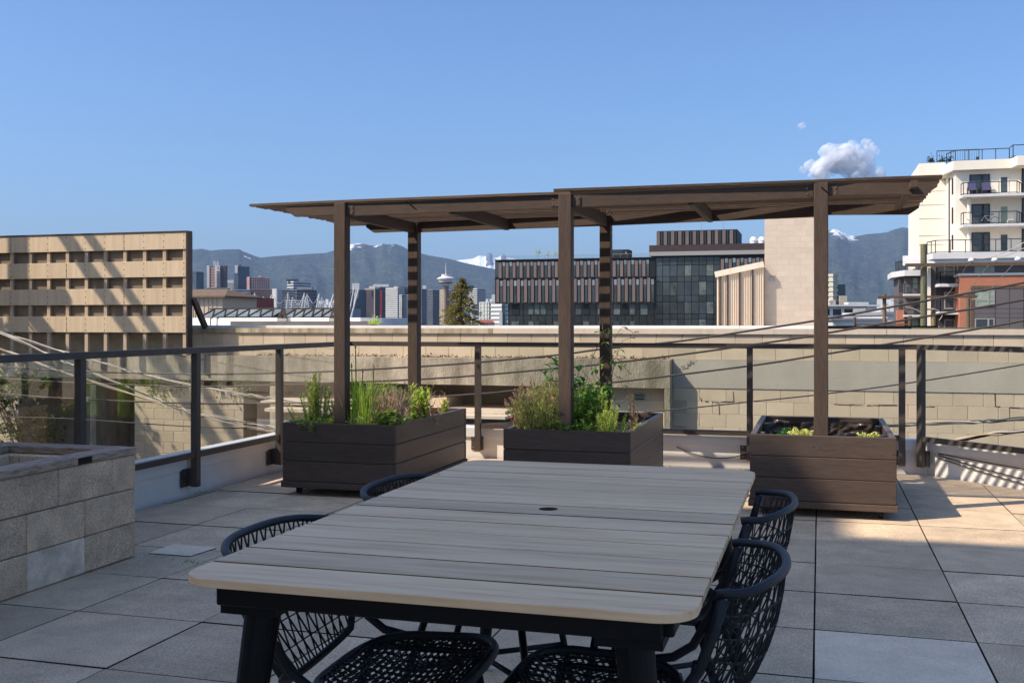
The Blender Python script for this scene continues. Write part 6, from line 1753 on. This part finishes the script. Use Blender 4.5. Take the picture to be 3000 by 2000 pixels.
def snow_front(px, t):
    s = 0
    if t > 1: t = 1
    a = (t - .80)/.20
    s += .50*max(0, a)*(bumpf(px, 1050, 34) + .9*bumpf(px, 1110, 28) + .65*bumpf(px, 1150, 16) + .9*bumpf(px, 1025, 12) + .55*bumpf(px, 1270, 45))
    s += .62*max(0, (t - .72)/.28)*(bumpf(px, 2450, 26) + .8*bumpf(px, 2490, 22)) + .30*max(0, a)*(bumpf(px, 2530, 30) + bumpf(px, 2620, 60))
    s += .55*max(0, 1 - abs(t - .93)/.06)*(bumpf(px, 717, 9) + bumpf(px, 732, 8))
    return s
m_mt = mountain_mat('forested mountain', (.034,.045,.038), (.058,.068,.052), .011, .93)
m_sn = mountain_mat('snowy mountain', (.10,.11,.14), (.16,.16,.18), .006, .83)
mountain('snowy_peaks', back, 15500, 19000, lambda px, t: .62*min(1, t) + .05 - (.60 if t > .80 else 0)*(bumpf(px, 1434, 11) + bumpf(px, 1474, 8)) , m_sn, 1.5, jag=.5, rows=30)
mountain('mountains', front, 6800, 12000, snow_front, m_mt, 4)

# ------------------------------------------------------------------ small cumulus cloud
m_cl = bpy.data.materials.new('cloud puff'); m_cl.use_nodes = True
N = m_cl.node_tree.nodes; L = m_cl.node_tree.links; N.remove(N['Principled BSDF'])
tr = N.new('ShaderNodeBsdfTransparent'); df = N.new('ShaderNodeBsdfDiffuse'); df.inputs[0].default_value = (.98,.98,.99,1); tl = N.new('ShaderNodeBsdfTranslucent'); tl.inputs[0].default_value = (.95,.95,.97,1)
m1 = N.new('ShaderNodeMixShader'); m1.inputs[0].default_value = .0; L.new(df.outputs[0], m1.inputs[1]); L.new(tl.outputs[0], m1.inputs[2])
m2 = N.new('ShaderNodeMixShader'); m2.inputs[0].default_value = .19; L.new(tr.outputs[0], m2.inputs[1]); L.new(m1.outputs[0], m2.inputs[2])
L.new(m2.outputs[0], N['Material Output'].inputs['Surface'])
CY = 26000.0; ck = CY/FPX
import bmesh
def ico():
    b = bmesh.new(); bmesh.ops.create_icosphere(b, subdivisions=2, radius=1); b.verts.ensure_lookup_table()
    v = [tuple(x.co) for x in b.verts]; f = [tuple(w.index for w in y.verts) for y in b.faces]; b.free(); return v, f
iv, if_ = ico()
m_core = M('cloud core', (.90,.90,.92), 1.0, var=.03, scale=.003, spec=0.0, trans=.35)
def cloud(puffs, core, seed):
    r_ = random.Random(seed)
    def blobs(spec, lo, hi):
        g = MB()
        for (px, py, rad, n, sx, sy) in spec:
            for i in range(n):
                c = far(px + r_.gauss(0, sx), py + r_.gauss(0, sy), CY + r_.gauss(0, 160)); q = rad*ck*r_.uniform(lo, hi)
                vs_ = []
                for v in iv:
                    d = 1 + .28*mnoise.noise(Vector(v)*2.2 + c*.01)
                    vs_.append((c.x + v[0]*q*d, c.y + v[1]*q*d, c.z + v[2]*q*d))
                g.add(vs_, if_)
        return g
    o = blobs(puffs, .45, 1.15).build('cloud', m_cl, smooth=True); o['kind'] = 'structure'
    if core:
        k_ = blobs(core, .5, 1.1).build('cloud_core', m_core, o, smooth=True)
cloud([(2435,465,24,22,16,13),(2465,450,22,20,16,12),(2410,495,22,16,20,8),(2470,490,28,20,30,12),(2520,490,26,14,24,14),(2545,440,16,8,18,14),(2500,450,18,10,20,14),(2565,510,24,6,20,8),(2380,510,16,7,18,5)],
      None and [(2440,462,13,26,12,11),(2466,447,12,22,10,8),(2420,492,13,20,16,7),(2465,490,14,22,22,10),(2505,497,11,12,14,8),(2548,436,6,6,12,8)], 1)
cloud([(2660,615,12,6,22,5),(2690,608,10,4,12,5)], None, 2)
cloud([(2344,367,9,2,8,3)], None, 3)

# ------------------------------------------------------------------ haze
hz = MB(); hz.box(-21500, 21500, -60, 22600, -5.2, 1295)
mh = bpy.data.materials.new('haze air'); mh.use_nodes = True
N = mh.node_tree.nodes; L = mh.node_tree.links; N.remove(N['Principled BSDF'])
pv = N.new('ShaderNodeVolumePrincipled'); pv.inputs['Color'].default_value = (.46,.66,1.0,1); pv.inputs['Density'].default_value = HAZE; pv.inputs['Anisotropy'].default_value = 0.0
L.new(pv.outputs[0], N['Material Output'].inputs['Volume'])
hzo = hz.build('haze', mh); hzo['kind'] = 'stuff'
